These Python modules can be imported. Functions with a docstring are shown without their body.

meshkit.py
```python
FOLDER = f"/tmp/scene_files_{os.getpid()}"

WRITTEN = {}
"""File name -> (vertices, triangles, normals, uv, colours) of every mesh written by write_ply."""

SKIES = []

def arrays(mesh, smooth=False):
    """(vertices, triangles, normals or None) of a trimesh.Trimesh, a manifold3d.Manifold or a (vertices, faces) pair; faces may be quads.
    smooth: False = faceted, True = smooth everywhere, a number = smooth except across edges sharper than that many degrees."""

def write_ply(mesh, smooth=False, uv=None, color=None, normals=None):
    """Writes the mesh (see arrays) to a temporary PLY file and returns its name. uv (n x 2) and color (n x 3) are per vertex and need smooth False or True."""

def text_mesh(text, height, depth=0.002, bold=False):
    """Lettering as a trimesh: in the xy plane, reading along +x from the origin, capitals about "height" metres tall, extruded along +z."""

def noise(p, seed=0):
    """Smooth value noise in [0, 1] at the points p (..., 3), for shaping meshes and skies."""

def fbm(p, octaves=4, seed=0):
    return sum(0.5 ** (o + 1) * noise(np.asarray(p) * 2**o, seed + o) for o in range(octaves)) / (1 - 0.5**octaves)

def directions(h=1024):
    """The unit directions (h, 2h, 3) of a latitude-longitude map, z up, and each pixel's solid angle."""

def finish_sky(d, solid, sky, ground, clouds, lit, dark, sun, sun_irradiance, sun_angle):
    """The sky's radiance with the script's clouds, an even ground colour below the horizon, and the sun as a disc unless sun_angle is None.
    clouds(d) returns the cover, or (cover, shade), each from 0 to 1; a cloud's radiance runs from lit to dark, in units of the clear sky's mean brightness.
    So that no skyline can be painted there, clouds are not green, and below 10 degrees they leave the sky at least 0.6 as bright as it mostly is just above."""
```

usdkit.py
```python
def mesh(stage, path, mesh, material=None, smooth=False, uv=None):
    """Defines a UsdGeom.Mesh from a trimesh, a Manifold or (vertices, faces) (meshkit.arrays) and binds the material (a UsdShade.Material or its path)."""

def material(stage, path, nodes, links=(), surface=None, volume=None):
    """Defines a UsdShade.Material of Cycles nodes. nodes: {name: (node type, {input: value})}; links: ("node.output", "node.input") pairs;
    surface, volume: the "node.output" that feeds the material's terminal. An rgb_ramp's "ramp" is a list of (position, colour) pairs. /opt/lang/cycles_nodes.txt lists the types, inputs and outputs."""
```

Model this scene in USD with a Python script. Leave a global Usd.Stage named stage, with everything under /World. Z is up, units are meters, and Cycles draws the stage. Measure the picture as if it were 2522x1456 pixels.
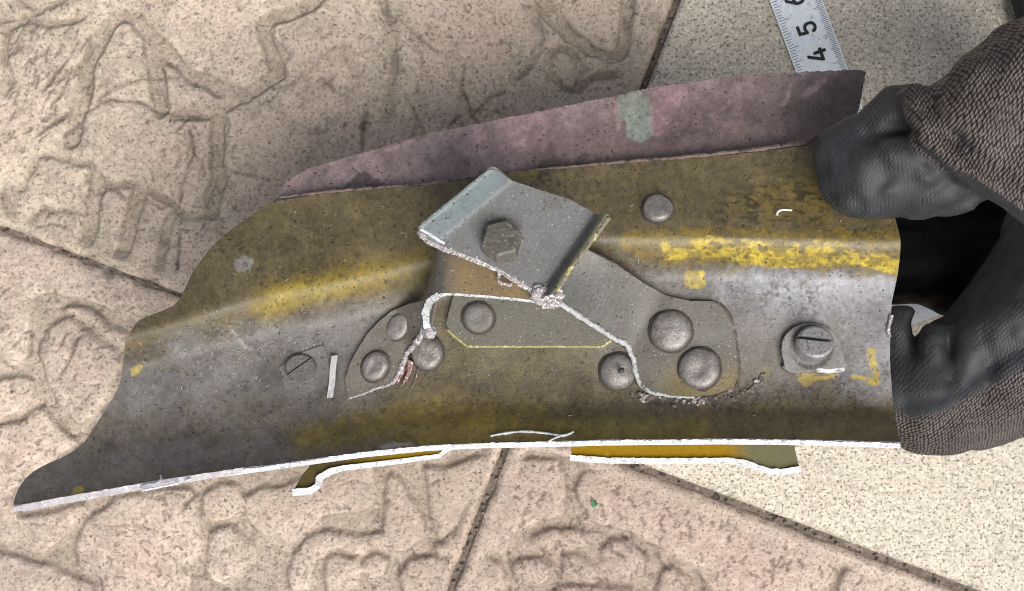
import math, numpy as np, trimesh, usdkit, meshkit, shapely
from scipy import ndimage, spatial, interpolate
from PIL import Image, ImageDraw
from manifold3d import Manifold
from pxr import Usd, UsdGeom, UsdLux, UsdShade, Sdf, Gf, Vt

stage = Usd.Stage.CreateInMemory()
UsdGeom.SetStageUpAxis(stage, 'Z'); UsdGeom.SetStageMetersPerUnit(stage, 1.0)
UsdGeom.Xform.Define(stage, '/World'); UsdGeom.Scope.Define(stage, '/World/Looks')

# ------------------------------------------------------------------ camera, sky, sun, exposure
CAM_H = 420.0                     # mm above the paving, looking straight down
F = 3024.0                        # focal length in survey pixels (2522 wide)
cam = UsdGeom.Camera.Define(stage, '/World/camera')
cam.AddTranslateOp().Set(Gf.Vec3d(0, 0, CAM_H / 1000))
cam.CreateHorizontalApertureAttr(36.0); cam.CreateVerticalApertureAttr(36.0 * 591 / 1024)
cam.CreateFocalLengthAttr(36.0 * F / 2522); cam.CreateClippingRangeAttr(Gf.Vec2f(0.01, 100))
cam.CreateExposureAttr(0.80)

SUN_AZ, SUN_EL = math.radians(152), math.radians(54)    # azimuth of the light clockwise from +y: from the bottom of the picture
sd = np.array([math.sin(SUN_AZ) * math.cos(SUN_EL), math.cos(SUN_AZ) * math.cos(SUN_EL), math.sin(SUN_EL)])
sun = UsdLux.DistantLight.Define(stage, '/World/sun')
sun.CreateIntensityAttr(0.58); sun.CreateAngleAttr(47.0); sun.CreateNormalizeAttr(True); sun.CreateColorAttr(Gf.Vec3f(1.0, 0.965, 0.92))
zaxis = sd; xaxis = np.cross([0, 0, 1.0], zaxis); xaxis /= np.linalg.norm(xaxis); yaxis = np.cross(zaxis, xaxis)
sun.AddTransformOp().Set(Gf.Matrix4d(*xaxis, 0, *yaxis, 0, *zaxis, 0, 0, 0, 0, 1))
skymat = usdkit.material(stage, '/World/Looks/sky_light', {
    'sky': ('sky_texture', {'sky_type': 'single_scattering', 'sun_disc': False, 'sun_elevation': SUN_EL, 'sun_rotation': math.atan2(sd[0], sd[1]), 'aerosol_density': 3.0, 'air_density': 1.0}),
    'grey': ('hsv', {'saturation': 0.35}),
    'bg': ('background_shader', {'strength': 0.075})}, [('sky.color', 'grey.color'), ('grey.color', 'bg.color')], surface='bg.background')
dome = UsdLux.DomeLight.Define(stage, '/World/sky')
UsdShade.MaterialBindingAPI.Apply(dome.GetPrim()).Bind(skymat)
dome.GetPrim().SetCustomDataByKey('kind', 'structure')

# ------------------------------------------------------------------ helpers
rng = np.random.default_rng(7)
MM = 0.001
def P(u, v, z):
    """Survey pixel + height in mm -> metres."""
    u, v, z = np.broadcast_arrays(np.asarray(u, float), np.asarray(v, float), np.asarray(z, float))
    k = (CAM_H - z) / F
    return np.stack([(u - 1261) * k, -(v - 728) * k, z], -1) * MM

used = {}
def free(parent, name):
    n = used.get((parent, name), 0); used[(parent, name)] = n + 1
    return f'{parent}/{name}' if n == 0 else f'{parent}/{name}_{n:03d}'
def tag(prim, **kw):
    for k, v in kw.items():
        if v: prim.SetCustomDataByKey(k, v)
    return prim
def thing(name, **kw):
    return tag(UsdGeom.Xform.Define(stage, free('/World', name)).GetPrim(), **kw)
def obj(name, mesh, mat, parent=None, smooth=True, paint=None, uv=None, **kw):
    path = free(str(parent.GetPath()) if parent is not None else '/World', name)
    m = usdkit.mesh(stage, path, mesh, mat, smooth=smooth, uv=uv)
    if paint is not None:
        pv = UsdGeom.PrimvarsAPI(m).CreatePrimvar('paint', Sdf.ValueTypeNames.Color3fArray, 'vertex')
        pv.Set(Vt.Vec3fArray.FromNumpy(np.clip(np.asarray(paint), 0, 1).astype(np.float32)))
    return tag(m.GetPrim(), **kw)
def cat(ms): return trimesh.util.concatenate(ms)
def sstep(a, b, x):
    t = np.clip((np.asarray(x, float) - a) / (b - a), 0, 1); return t * t * (3 - 2 * t)
def dens(path, step=6.0, closed=False, noise=0.0, seed=0):
    p = np.asarray(path, float)
    if closed: p = np.vstack([p, p[:1]])
    L = np.r_[0, np.cumsum(np.linalg.norm(np.diff(p[:, :2], axis=0), axis=1))]
    n = max(int(L[-1] / step), 2)
    t = np.linspace(0, L[-1], n + 1)
    q = np.stack([np.interp(t, L, p[:, k]) for k in range(p.shape[1])], 1)
    if noise:
        q[:, :2] += (noise1(t / 9.0, seed)[:, None] - .5) * [0.6 * noise, 2 * noise]
    return q[:-1] if closed else q
def noise1(t, seed=0): return meshkit.fbm(np.stack([t, t * 0 + seed * 7.3, t * 0], -1), 3, seed)
def curve(path, step=6.0):
    """Smooth open curve through the points."""
    p = np.asarray(path, float)
    L = np.r_[0, np.cumsum(np.linalg.norm(np.diff(p[:, :2], axis=0), axis=1))]
    f = interpolate.PchipInterpolator(L, p)
    return f(np.linspace(0, L[-1], max(int(L[-1] / step), 2) + 1))
def tube(pts, r, sides=8, rough=0.0, seed=0, flat=1.0):
    """Closed tube along 3-D points (metres); r (metres) may vary; flat squashes it in z."""
    p = np.asarray(pts, float); n = len(p); r = np.broadcast_to(np.asarray(r, float), n).copy()
    d = np.gradient(p, axis=0); d /= np.maximum(np.linalg.norm(d, axis=1, keepdims=True), 1e-12)
    up = np.array([0, 0, 1.0]); s = np.cross(d, up); bad = np.linalg.norm(s, axis=1) < 1e-3; s[bad] = [1, 0, 0]
    s /= np.linalg.norm(s, axis=1, keepdims=True); t = np.cross(s, d)
    a = (np.arange(sides) + (.5 if sides == 4 else 0)) / sides * 2 * np.pi
    v = p[:, None] + r[:, None, None] * (np.cos(a)[None, :, None] * s[:, None] + flat * np.sin(a)[None, :, None] * t[:, None])
    if rough:
        nn = meshkit.fbm(v.reshape(-1, 3) * 1400, 2, seed).reshape(n, sides, 1) - .5
        v = v + nn * 2 * rough * (v - p[:, None])
    f = []
    i = np.arange(n - 1)[:, None] * sides; j = np.arange(sides)[None]; j2 = (j + 1) % sides
    q = np.stack([i + j, i + j2, i + sides + j2, i + sides + j], -1).reshape(-1, 4)
    f = np.vstack([q[:, [0, 1, 2]], q[:, [0, 2, 3]]])
    caps = [[0, k + 1, k] for k in range(1, sides - 1)] + [[(n - 1) * sides, (n - 1) * sides + k, (n - 1) * sides + k + 1] for k in range(1, sides - 1)]
    return trimesh.Trimesh(v.reshape(-1, 3), np.vstack([f, caps]), process=False)

def strip(pts, r, rough=0.4, seed=0, flat=0.75):
    return tube(pts, r, 4, rough, seed, flat)
def sheet(poly, zfun, thick, step=5.0, edge_noise=0.0, seed=0):
    """Bent sheet-metal plate from an outline: zfun(u, v) gives the height of its upper face in mm.
    Returns (faces mesh, edge-wall mesh, uv of the faces' vertices)."""
    b = dens(poly, step, closed=True)
    if edge_noise:
        b = b + (np.random.default_rng(seed).random(b.shape) - .5) * 2 * edge_noise
    pg = shapely.Polygon(b)
    if not pg.exterior.is_ccw: b = b[::-1]
    x0, y0, x1, y1 = pg.bounds
    gx, gy = np.meshgrid(np.arange(x0, x1, step), np.arange(y0, y1, step * .87))
    gx = gx + (np.arange(gx.shape[0]) % 2)[:, None] * step / 2
    g = np.stack([gx.ravel(), gy.ravel()], 1)
    g = g[shapely.contains_xy(pg.buffer(-0.55 * step), g[:, 0], g[:, 1])]
    uv = np.vstack([b, g]); nb = len(b)
    tri = spatial.Delaunay(uv).simplices
    c = uv[tri].mean(1); tri = tri[shapely.contains_xy(pg, c[:, 0], c[:, 1])]
    e1, e2 = uv[tri[:, 1]] - uv[tri[:, 0]], uv[tri[:, 2]] - uv[tri[:, 0]]
    cr = e1[:, 0] * e2[:, 1] - e1[:, 1] * e2[:, 0]
    tri = tri[np.abs(cr) > 1e-6]; cr = cr[np.abs(cr) > 1e-6]
    tri[cr > 0] = tri[cr > 0][:, ::-1]                 # image v runs down: clockwise in pixels faces up
    top = P(uv[:, 0], uv[:, 1], zfun(uv[:, 0], uv[:, 1]))
    n = meshkit.arrays(trimesh.Trimesh(top, tri, process=False), True)[2]
    bot = top - n * thick * MM
    N = len(top)
    faces = trimesh.Trimesh(np.vstack([top, bot]), np.vstack([tri, tri[:, ::-1] + N]), process=False)
    i = np.arange(nb); j = (i + 1) % nb
    # wall in three rows so that its middle bulges a little and catches light
    out = (top[:nb] + bot[:nb]) / 2
    wv = np.vstack([top[:nb], out, bot[:nb]])
    wf = np.vstack([np.stack([i, j, j + nb], 1), np.stack([i, j + nb, i + nb], 1), np.stack([i + nb, j + nb, j + 2 * nb], 1), np.stack([i + nb, j + 2 * nb, i + 2 * nb], 1)])
    wall = trimesh.Trimesh(wv, wf, process=False)
    # face the wall outwards
    cen = wall.triangles_center[0]; mid = top[:nb].mean(0)
    k = np.argmax(np.linalg.norm(top[:nb, :2] - mid[:2], axis=1))
    nn = wall.face_normals[k]
    if np.dot(nn[:2], top[k, :2] - mid[:2]) < 0: wall.invert()
    return faces, wall, np.vstack([uv, uv])

W2, H2, MARG = 2522, 1456, 900
class Canvas:
    """Half-resolution map over the survey pixels (with a margin) for shaping and paint."""
    S = 0.5
    def __init__(s, marg): s.m = marg; s.w, s.h = int((W2 + 2 * marg) * s.S), int((H2 + 2 * marg) * s.S)
    def t(s, p): return [((x + s.m) * s.S, (y + s.m) * s.S) for x, y in np.asarray(p)[:, :2]]
    def lines(s, items, shade=None):
        im = Image.new('L', (s.w, s.h)); d = ImageDraw.Draw(im)
        for w, pts in sorted(items, key=lambda i: i[0]):
            fill = 255 if shade is None else int(shade(w))
            q = s.t(pts); d.line(q, fill=fill, width=max(int(round(w * s.S)), 1), joint='curve')
            r = w * s.S / 2
            if r > 1.5:
                for x, y in (q[0], q[-1]): d.ellipse([x - r, y - r, x + r, y + r], fill=fill)
        return np.asarray(im, np.float32) / 255
    def poly(s, polys):
        im = Image.new('L', (s.w, s.h)); d = ImageDraw.Draw(im)
        for p in polys: d.polygon(s.t(p), fill=255)
        return np.asarray(im, np.float32) / 255
    def sample(s, a, u, v):
        return ndimage.map_coordinates(a, [(np.asarray(v) + s.m) * s.S, (np.asarray(u) + s.m) * s.S], order=1, mode='nearest')
    def grid(s):
        yy, xx = np.mgrid[0:s.h, 0:s.w]; return xx / s.S - s.m, yy / s.S - s.m
def gnoise(shape, sigma, seed):
    a = ndimage.gaussian_filter(np.random.default_rng(seed).standard_normal(shape).astype(np.float32), sigma, mode='wrap')
    return a / a.std()

# ------------------------------------------------------------------ materials
def look(name, base=None, rough=0.55, metallic=0.0, var=0.25, specks=None, scale=900, bump=0.00012, bscale=1500, spec=0.5, sheen=0.0, grime=None, gscale=160, gamount=0.0):
    """Procedural paint / bare metal / stone: base colour (or the mesh's 'paint'), tonal noise, grime blotches, specks, relief."""
    n = {'geo': ('geometry', {}), 'p': ('principled_bsdf', {'roughness': rough, 'metallic': metallic, 'specular_ior_level': spec, 'sheen_weight': sheen}),
         'n1': ('noise_texture', {'scale': scale, 'detail': 5, 'roughness': 0.65}),
         'r1': ('rgb_ramp', {'ramp': [(0.25, (1 - var,) * 3), (0.5, (1, 1, 1)), (0.75, (1 + var,) * 3)]}),
         'm1': ('mix', {'mix_type': 'multiply', 'fac': 1.0}),
         'nb': ('noise_texture', {'scale': bscale, 'detail': 4, 'roughness': 0.6}),
         'b': ('bump', {'strength': 1.0, 'distance': bump})}
    l = [('geo.position', 'n1.vector'), ('n1.fac', 'r1.fac'), ('r1.color', 'm1.color2'), ('geo.position', 'nb.vector'), ('nb.fac', 'b.height'), ('b.normal', 'p.normal')]
    if base is None:
        n['a'] = ('attribute', {'attribute': 'paint'}); l.append(('a.color', 'm1.color1'))
    else: n['m1'][1]['color1'] = base
    out = 'm1.color'
    if grime is not None:
        n['ng'] = ('noise_texture', {'scale': gscale, 'detail': 6, 'roughness': 0.7})
        n['rg'] = ('rgb_ramp', {'ramp': [(0.45, (0, 0, 0)), (0.68, (gamount,) * 3)]})
        n['mg'] = ('mix', {'mix_type': 'mix', 'color2': grime})
        l += [('geo.position', 'ng.vector'), ('ng.fac', 'rg.fac'), ('rg.color', 'mg.fac'), (out, 'mg.color1')]; out = 'mg.color'
    for k, (col, sc, lo, hi, amt) in enumerate(specks or []):
        n[f's{k}'] = ('noise_texture', {'scale': sc, 'detail': 2, 'roughness': 0.5})
        n[f'sr{k}'] = ('rgb_ramp', {'ramp': [(lo, (0, 0, 0)), (hi, (amt,) * 3)]})
        n[f'sm{k}'] = ('mix', {'mix_type': 'mix', 'color2': col})
        n[f'so{k}'] = ('vector_math', {'math_type': 'add', 'vector2': (3.1 * k + 1, 1.7 * k, 0.9)})
        l += [('geo.position', f'so{k}.vector1'), (f'so{k}.vector', f's{k}.vector'), (f's{k}.fac', f'sr{k}.fac'), (f'sr{k}.color', f'sm{k}.fac'), (out, f'sm{k}.color1')]; out = f'sm{k}.color'
    l.append((out, 'p.base_color'))
    return usdkit.material(stage, f'/World/Looks/{name}', n, l, surface='p.BSDF')

STONE = look('cast_stone', rough=0.85, var=0.22, scale=700, bump=0.00035, bscale=900, spec=0.3,
             specks=[((0.12, 0.09, 0.075), 1050, 0.56, 0.64, 0.55), ((0.08, 0.06, 0.05), 620, 0.655, 0.69, 0.65), ((0.75, 0.69, 0.61), 900, 0.64, 0.70, 0.3), ((0.3, 0.22, 0.18), 260, 0.58, 0.68, 0.35)])
GRANITE = look('speckled_stone', rough=0.8, var=0.25, scale=900, bump=0.0003, bscale=1000, spec=0.3,
               specks=[((0.25, 0.21, 0.15), 600, 0.52, 0.66, 0.45), ((0.10, 0.085, 0.065), 1000, 0.56, 0.64, 0.75), ((0.85, 0.8, 0.7), 700, 0.60, 0.66, 0.6)])
BED = look('joint_grit', (0.15, 0.12, 0.095), rough=0.95, var=0.5, scale=500, bump=0.001, bscale=500,
           specks=[((0.30, 0.24, 0.2), 300, 0.6, 0.65, 0.6), ((0.02, 0.015, 0.012), 350, 0.6, 0.65, 0.8)])
dark = (0.018, 0.014, 0.011)
SKIN = look('worn_primer', rough=0.42, var=0.28, scale=1300, bump=0.00009, bscale=1700,
            grime=(0.045, 0.035, 0.028), gscale=110, gamount=0.28,
            specks=[(dark, 1000, 0.66, 0.69, 0.85), ((0.30, 0.26, 0.2), 1500, 0.69, 0.72, 0.5)])
BRACKET = look('grey_primer', rough=0.5, var=0.25, scale=1300, bump=0.0001, bscale=1500,
               grime=(0.05, 0.04, 0.032), gscale=130, gamount=0.5,
               specks=[(dark, 900, 0.665, 0.69, 0.9), ((0.45, 0.42, 0.38), 1400, 0.68, 0.71, 0.6)])
BARE = look('bare_aluminium', (0.70, 0.71, 0.74), rough=0.45, metallic=0.3, var=0.35, scale=1800, bump=0.0003, bscale=2500,
            specks=[((0.32, 0.30, 0.31), 700, 0.58, 0.68, 0.7)])
SAWN = look('sawn_section', (0.66, 0.67, 0.68), rough=0.5, metallic=0.25, var=0.35, scale=1200, bump=0.0006, bscale=1500, specks=[((0.9, 0.9, 0.92), 900, 0.56, 0.64, 0.7), ((0.16, 0.13, 0.12), 900, 0.6, 0.68, 0.8)])
TORN = look('torn_metal', (0.34, 0.31, 0.31), rough=0.45, metallic=0.4, var=0.4, scale=1500, bump=0.0004, bscale=1500,
            specks=[((0.9, 0.9, 0.92), 1300, 0.58, 0.64, 0.8), ((0.12, 0.08, 0.07), 1000, 0.62, 0.66, 0.7)])
RIVET = look('dirty_rivet', (0.20, 0.183, 0.17), rough=0.4, metallic=0.3, var=0.3, scale=1100, bump=0.00015, bscale=1200,
             grime=(0.06, 0.048, 0.038), gscale=260, gamount=0.6, specks=[((0.45, 0.42, 0.4), 1500, 0.64, 0.70, 0.35)])
GRIME = look('grime', (0.055, 0.043, 0.034), rough=.8, var=.5, scale=500, bump=.0002)
AMBER = look('amber_primer', rough=0.6, var=0.15, scale=900, bump=0.00004, spec=0.2)
RULER = look('ruler_steel', (0.80, 0.84, 0.90), rough=0.35, metallic=0.05, var=0.12, scale=700, bump=0.00003,
             specks=[((0.2, 0.2, 0.2), 700, 0.67, 0.70, 0.6)])
INK = look('black_print', (0.012, 0.010, 0.010), rough=0.5, var=0.2)
RUBBER = look('black_rubber', (0.012, 0.012, 0.012), rough=0.6, var=0.2)
CASE = look('pale_case', (0.42, 0.42, 0.44), rough=0.6, var=0.1)
LEAF = look('green_leaf', (0.03, 0.16, 0.07), rough=0.5, var=0.4, scale=600, specks=[((0.2, 0.4, 0.25), 500, 0.55, 0.65, 0.6)])

# ------------------------------------------------------------------ paving
CX, CY = 1271.0, 1037.0
E1 = np.array([1, 0.375]) / math.hypot(1, 0.375); E2 = np.array([0.383, -1]) / math.hypot(0.383, 1)
grooves_wide = [   # (width, points)
    (20, [(175,345),(185,300),(198,240),(215,165),(235,110),(270,60),(305,36),(330,42),(360,80),(395,115),(430,155),(470,185),(510,205),(540,220),(600,240)]),
    (24, [(368,105),(380,170),(385,225),(395,265)]),
    (18, [(440,283),(505,285),(545,262),(590,238),(645,213),(682,185),(675,150),(650,100),(645,65),(675,40),(715,30),(760,12),(800,-30)]),
    (20, [(538,280),(537,340),(532,400),(530,450),(520,520)]),
    (16, [(50,460),(75,425),(80,380),(120,376),(165,393),(215,405),(235,440)]),
    (18, [(240,445),(228,500),(218,550),(205,600)]),
    (20, [(345,480),(330,520),(315,560),(300,600),(285,635)]),
    (16, [(215,440),(280,455),(345,455),(400,490),(450,530),(520,525)]),
    (16, [(430,520),(415,545),(400,600),(388,655)]),
    (14, [(25,200),(8,150),(12,100),(25,65),(75,50),(120,62),(160,55),(200,40)]),
    (12, [(60,0),(90,20),(125,15),(155,-5)]),
    (12, [(0,45),(50,38),(100,30)]),
    (14, [(0,470),(15,500),(30,530)]),
    (14, [(75,545),(90,520),(150,518),(205,525)]),
    (16, [(945,-10),(965,65),(970,130),(963,200),(955,280)]),
    (14, [(1300,-20),(1325,60),(1330,100),(1322,130),(1310,165),(1280,190)]),
    (18, [(1330,-20),(1350,40),(1385,60),(1415,95),(1455,125),(1505,145),(1532,135),(1542,95),(1547,40),(1552,-20)]),
    (14, [(1352,155),(1358,128),(1385,118),(1415,135),(1428,165),(1428,200),(1415,222),(1385,215),(1360,185),(1352,155)]),
    (14, [(1430,225),(1465,190),(1530,190)]),
    (20, [(0,910),(40,915),(100,903),(125,868),(165,823),(190,803)]),
    (14, [(80,843),(85,803),(110,773),(150,753),(190,743),(260,765)]),
    (14, [(215,823),(250,858),(300,878)]),
    (14, [(10,948),(40,938),(85,943),(95,983),(75,1013),(30,1033),(-20,1038)]),
    (20, [(85,900),(100,953),(120,998),(150,1028),(180,1058),(200,1083),(230,1130)]),
    (16, [(-20,1305),(30,1348),(85,1378),(150,1398),(210,1423),(260,1460)]),
    (18, [(250,1233),(215,1268),(190,1318),(175,1363),(155,1398)]),
    (16, [(495,1205),(500,1268),(525,1293),(565,1283),(595,1258),(600,1208),(575,1183)]),
    (18, [(465,1223),(485,1273),(505,1298),(502,1328),(495,1378),(470,1428),(462,1470)]),
    (14, [(510,1328),(530,1303),(565,1303),(595,1328),(628,1363),(610,1403),(590,1438),(540,1440),(505,1418)]),
    (18, [(595,1285),(630,1323),(670,1338),(725,1325),(770,1308),(820,1293),(890,1290),(930,1273)]),
    (16, [(710,1470),(705,1398),(725,1353),(775,1325),(840,1312),(890,1320),(930,1340)]),
    (12, [(800,1470),(805,1393),(840,1362),(900,1370),(930,1400),(935,1470)]),
    (14, [(610,1460),(615,1418),(650,1398),(675,1423),(685,1470)]),
    (22, [(930,1150),(935,1208),(940,1253),(932,1273)]),
    (18, [(950,1178),(975,1165),(1005,1208),(1035,1268),(1048,1313),(1025,1345),(980,1370),(950,1363),(948,1308),(946,1243)]),
    (20, [(1082,1178),(1075,1210),(1085,1250),(1110,1283)]),
    (16, [(980,1470),(975,1428),(1005,1398),(1055,1373),(1098,1383),(1112,1410)]),
    (18, [(1395,1168),(1400,1228),(1398,1273),(1365,1288),(1315,1303),(1270,1325),(1240,1370)]),
    (16, [(1490,1150),(1440,1168),(1422,1203),(1435,1248),(1460,1283),(1505,1293),(1560,1300),(1620,1330)]),
    (14, [(1320,1323),(1365,1305),(1415,1303),(1462,1318),(1452,1348),(1400,1360),(1340,1360),(1313,1338),(1320,1323)]),
    (14, [(1265,1403),(1290,1380),(1330,1383),(1362,1403),(1350,1433),(1315,1450),(1275,1438),(1265,1403)]),
    (14, [(1485,1358),(1510,1335),(1550,1338),(1592,1368),(1582,1418),(1545,1430),(1510,1415),(1485,1385),(1485,1358)]),
    (14, [(1390,1378),(1430,1373),(1475,1398),(1480,1430),(1430,1430),(1385,1413),(1390,1378)]),
    (14, [(1620,1440),(1630,1405),(1665,1393),(1692,1420),(1700,1470)]),
    (18, [(2020,1500),(2035,1450),(2060,1400),(2105,1362)]),
]
grooves_thin = [
    (6, [(230,250),(260,228),(300,210),(350,193),(440,190)]), (8, [(205,265),(230,255),(275,238),(330,250),(380,272),(435,283),(490,290)]),
    (6, [(470,320),(475,380),(455,450),(440,495)]), (6, [(535,400),(575,425),(625,425),(665,445)]),
    (8, [(240,470),(262,460),(285,468),(310,490)]), (8, [(335,500),(345,488),(370,492),(400,515)]),
    (7, [(465,562),(440,565),(430,600),(435,660)]), (6, [(90,558),(125,552),(175,570)]),
    (6, [(195,105),(150,165),(100,225)]), (6, [(182,165),(160,205),(145,240)]), (7, [(165,280),(130,305),(92,330)]), (5, [(60,180),(72,140),(110,120)]),
    (5, [(975,170),(1000,215),(1025,285),(1055,330)]), (5, [(955,30),(1005,70),(1040,105),(1080,130),(1120,140),(1140,180),(1135,220)]),
    (5, [(1035,130),(1040,170),(1060,205)]), (7, [(1160,285),(1200,240),(1240,230)]), (6, [(1140,225),(1165,280),(1180,300)]), (7, [(1260,205),(1290,185),(1315,165)]),
    (6, [(1105,320),(1130,280)]), (13, [(901,275),(896,320),(890,368)]), (5, [(675,245),(690,215),(730,205)]), (5, [(640,260),(660,240)]),
    (6, [(200,828),(165,883),(140,938)]), (6, [(165,823),(135,868)]), (6, [(480,1215),(455,1250)]), (5, [(840,1195),(870,1180),(905,1190)]), (6, [(1060,1190),(1085,1180)]),
    (5, [(1530,1325),(1590,1335),(1640,1365),(1700,1392)]), (5, [(600,65),(570,120),(560,160)]), (5, [(520,160),(515,100)]), (5, [(40,420),(20,380),(0,360)]),
    (5, [(300,945),(270,985),(240,1020)]), (5, [(20,1180),(10,1240)]), (6, [(330,1220),(380,1225),(420,1215)]), (5, [(260,1300),(330,1290),(390,1310)]),
]
cv = Canvas(MARG)
gr = np.random.default_rng(21)
# outside the survey frame the stamped pattern goes on with random stones
seeds = gr.uniform([-MARG, -MARG], [W2 + MARG, H2 + MARG], (420, 2)); vo = spatial.Voronoi(seeds)
frame = shapely.box(-60, -60, W2 + 60, H2 + 60)
for a, b in vo.ridge_vertices:
    if a >= 0 and b >= 0:
        ln = shapely.LineString([vo.vertices[a], vo.vertices[b]])
        if ln.length < 500 and not ln.intersects(frame): grooves_wide.append((gr.uniform(14, 20), dens(np.array(ln.coords), 12)))
scr = []
def strokes(n, box, ang, spread, lo, hi, w=(3.5, 7)):
    for _ in range(n):
        x, y = gr.uniform(box[0], box[2]), gr.uniform(box[1], box[3]); a = math.radians(gr.normal(ang, spread)); L = gr.uniform(lo, hi); k = gr.normal(0, 3)
        d = np.array([math.cos(a), math.sin(a)]); m = np.array([-d[1], d[0]])
        scr.append((gr.uniform(*w), [np.array([x, y]) - d * L / 2, np.array([x, y]) + m * k, np.array([x, y]) + d * L / 2]))
strokes(330, (1250, 1120, 2450, 1500), 65, 30, 8, 26)
strokes(45, (20, 60, 220, 340), -55, 15, 15, 45)
strokes(150, (-50, 700, 420, 1200), -50, 30, 8, 26, (3, 5))
strokes(150, (250, 1230, 1150, 1460), 50, 45, 6, 22, (2.5, 4))
strokes(160, (0, 0, 900, 600), -50, 40, 4, 12, (2.5, 4))
strokes(110, (600, 0, 1650, 330), -45, 45, 4, 14, (2.5, 4))
strokes(22, (430, 300, 560, 520), 100, 10, 15, 50, (3, 5))
strokes(500, (-MARG, -MARG, W2 + MARG, H2 + MARG), 60, 60, 8, 26)
bl = lambda a, s: ndimage.gaussian_filter(a, s * cv.S)
grooves_wide = [(w * (1.75 if w >= 18 else 1.25), p) for w, p in grooves_wide]
pads = [[(990,990),(1010,960),(1080,930),(1160,950),(1200,1000),(1190,1060),(1140,1100),(1060,1120),(1000,1090)],
 [(1030,1180),(1080,1145),(1130,1150),(1180,1200),(1255,1260),(1230,1320),(1180,1380),(1150,1420),(1060,1420),(1015,1390),(1020,1280)],
 [(1210,1010),(1300,960),(1420,940),(1600,860),(1830,820),(1850,940),(1850,1040),(1760,1080),(1600,1090),(1530,1160),(1440,1215),(1340,1210),(1260,1170),(1215,1100)],
 [(1905,920),(1940,890),(1990,930),(2050,1020),(2090,1130),(2080,1200),(2020,1260),(1950,1270),(1890,1230),(1880,1150),(1900,1040)],
 [(1430,1290),(1500,1210),(1620,1175),(1760,1190),(1860,1170),(1890,1210),(1880,1250),(1780,1270),(1700,1250),(1600,1270),(1540,1330),(1520,1440),(1440,1470),(1410,1380)],
 [(1600,1310),(1660,1280),(1740,1290),(1780,1350),(1760,1440),(1620,1470),(1595,1400)], [(1785,1300),(1850,1280),(1905,1315),(1880,1390),(1805,1410),(1785,1350)],
 [(1960,1390),(2020,1320),(2120,1280),(2190,1300),(2200,1360),(2230,1400),(2220,1520),(1980,1520)],
 [(2100,860),(2290,830),(2380,800),(2370,900),(2240,1130),(2160,1200),(2125,1100)], [(2120,1220),(2190,1215),(2230,1150),(2235,1260),(2170,1270)],
 [(420,1120),(560,1010),(760,970),(930,960),(980,1110),(980,1230),(940,1330),(920,1520),(500,1520),(480,1400),(380,1330),(360,1250)],
 [(-40,900),(40,1000),(80,1090),(260,1070),(430,1030),(330,1180),(200,1270),(90,1240),(-40,1190)], [(-40,1270),(80,1290),(200,1330),(330,1380),(430,1430),(450,1520),(-40,1520)],
 [(-40,640),(100,620),(200,560),(290,640),(380,720),(300,790),(150,900),(40,980),(-40,960)], [(-40,440),(20,400),(100,400),(170,430),(180,510),(140,550),(60,590),(-40,600)],
 [(-40,20),(120,0),(180,20),(130,180),(130,310),(60,330),(-40,350)], [(190,260),(240,160),(330,120),(420,190),(560,270),(600,340),(560,460),(470,560),(400,640),(300,560),(220,480),(200,400)],
 [(250,110),(330,60),(420,60),(520,140),(620,190),(610,260),(500,190),(420,140),(330,95)]]
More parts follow.
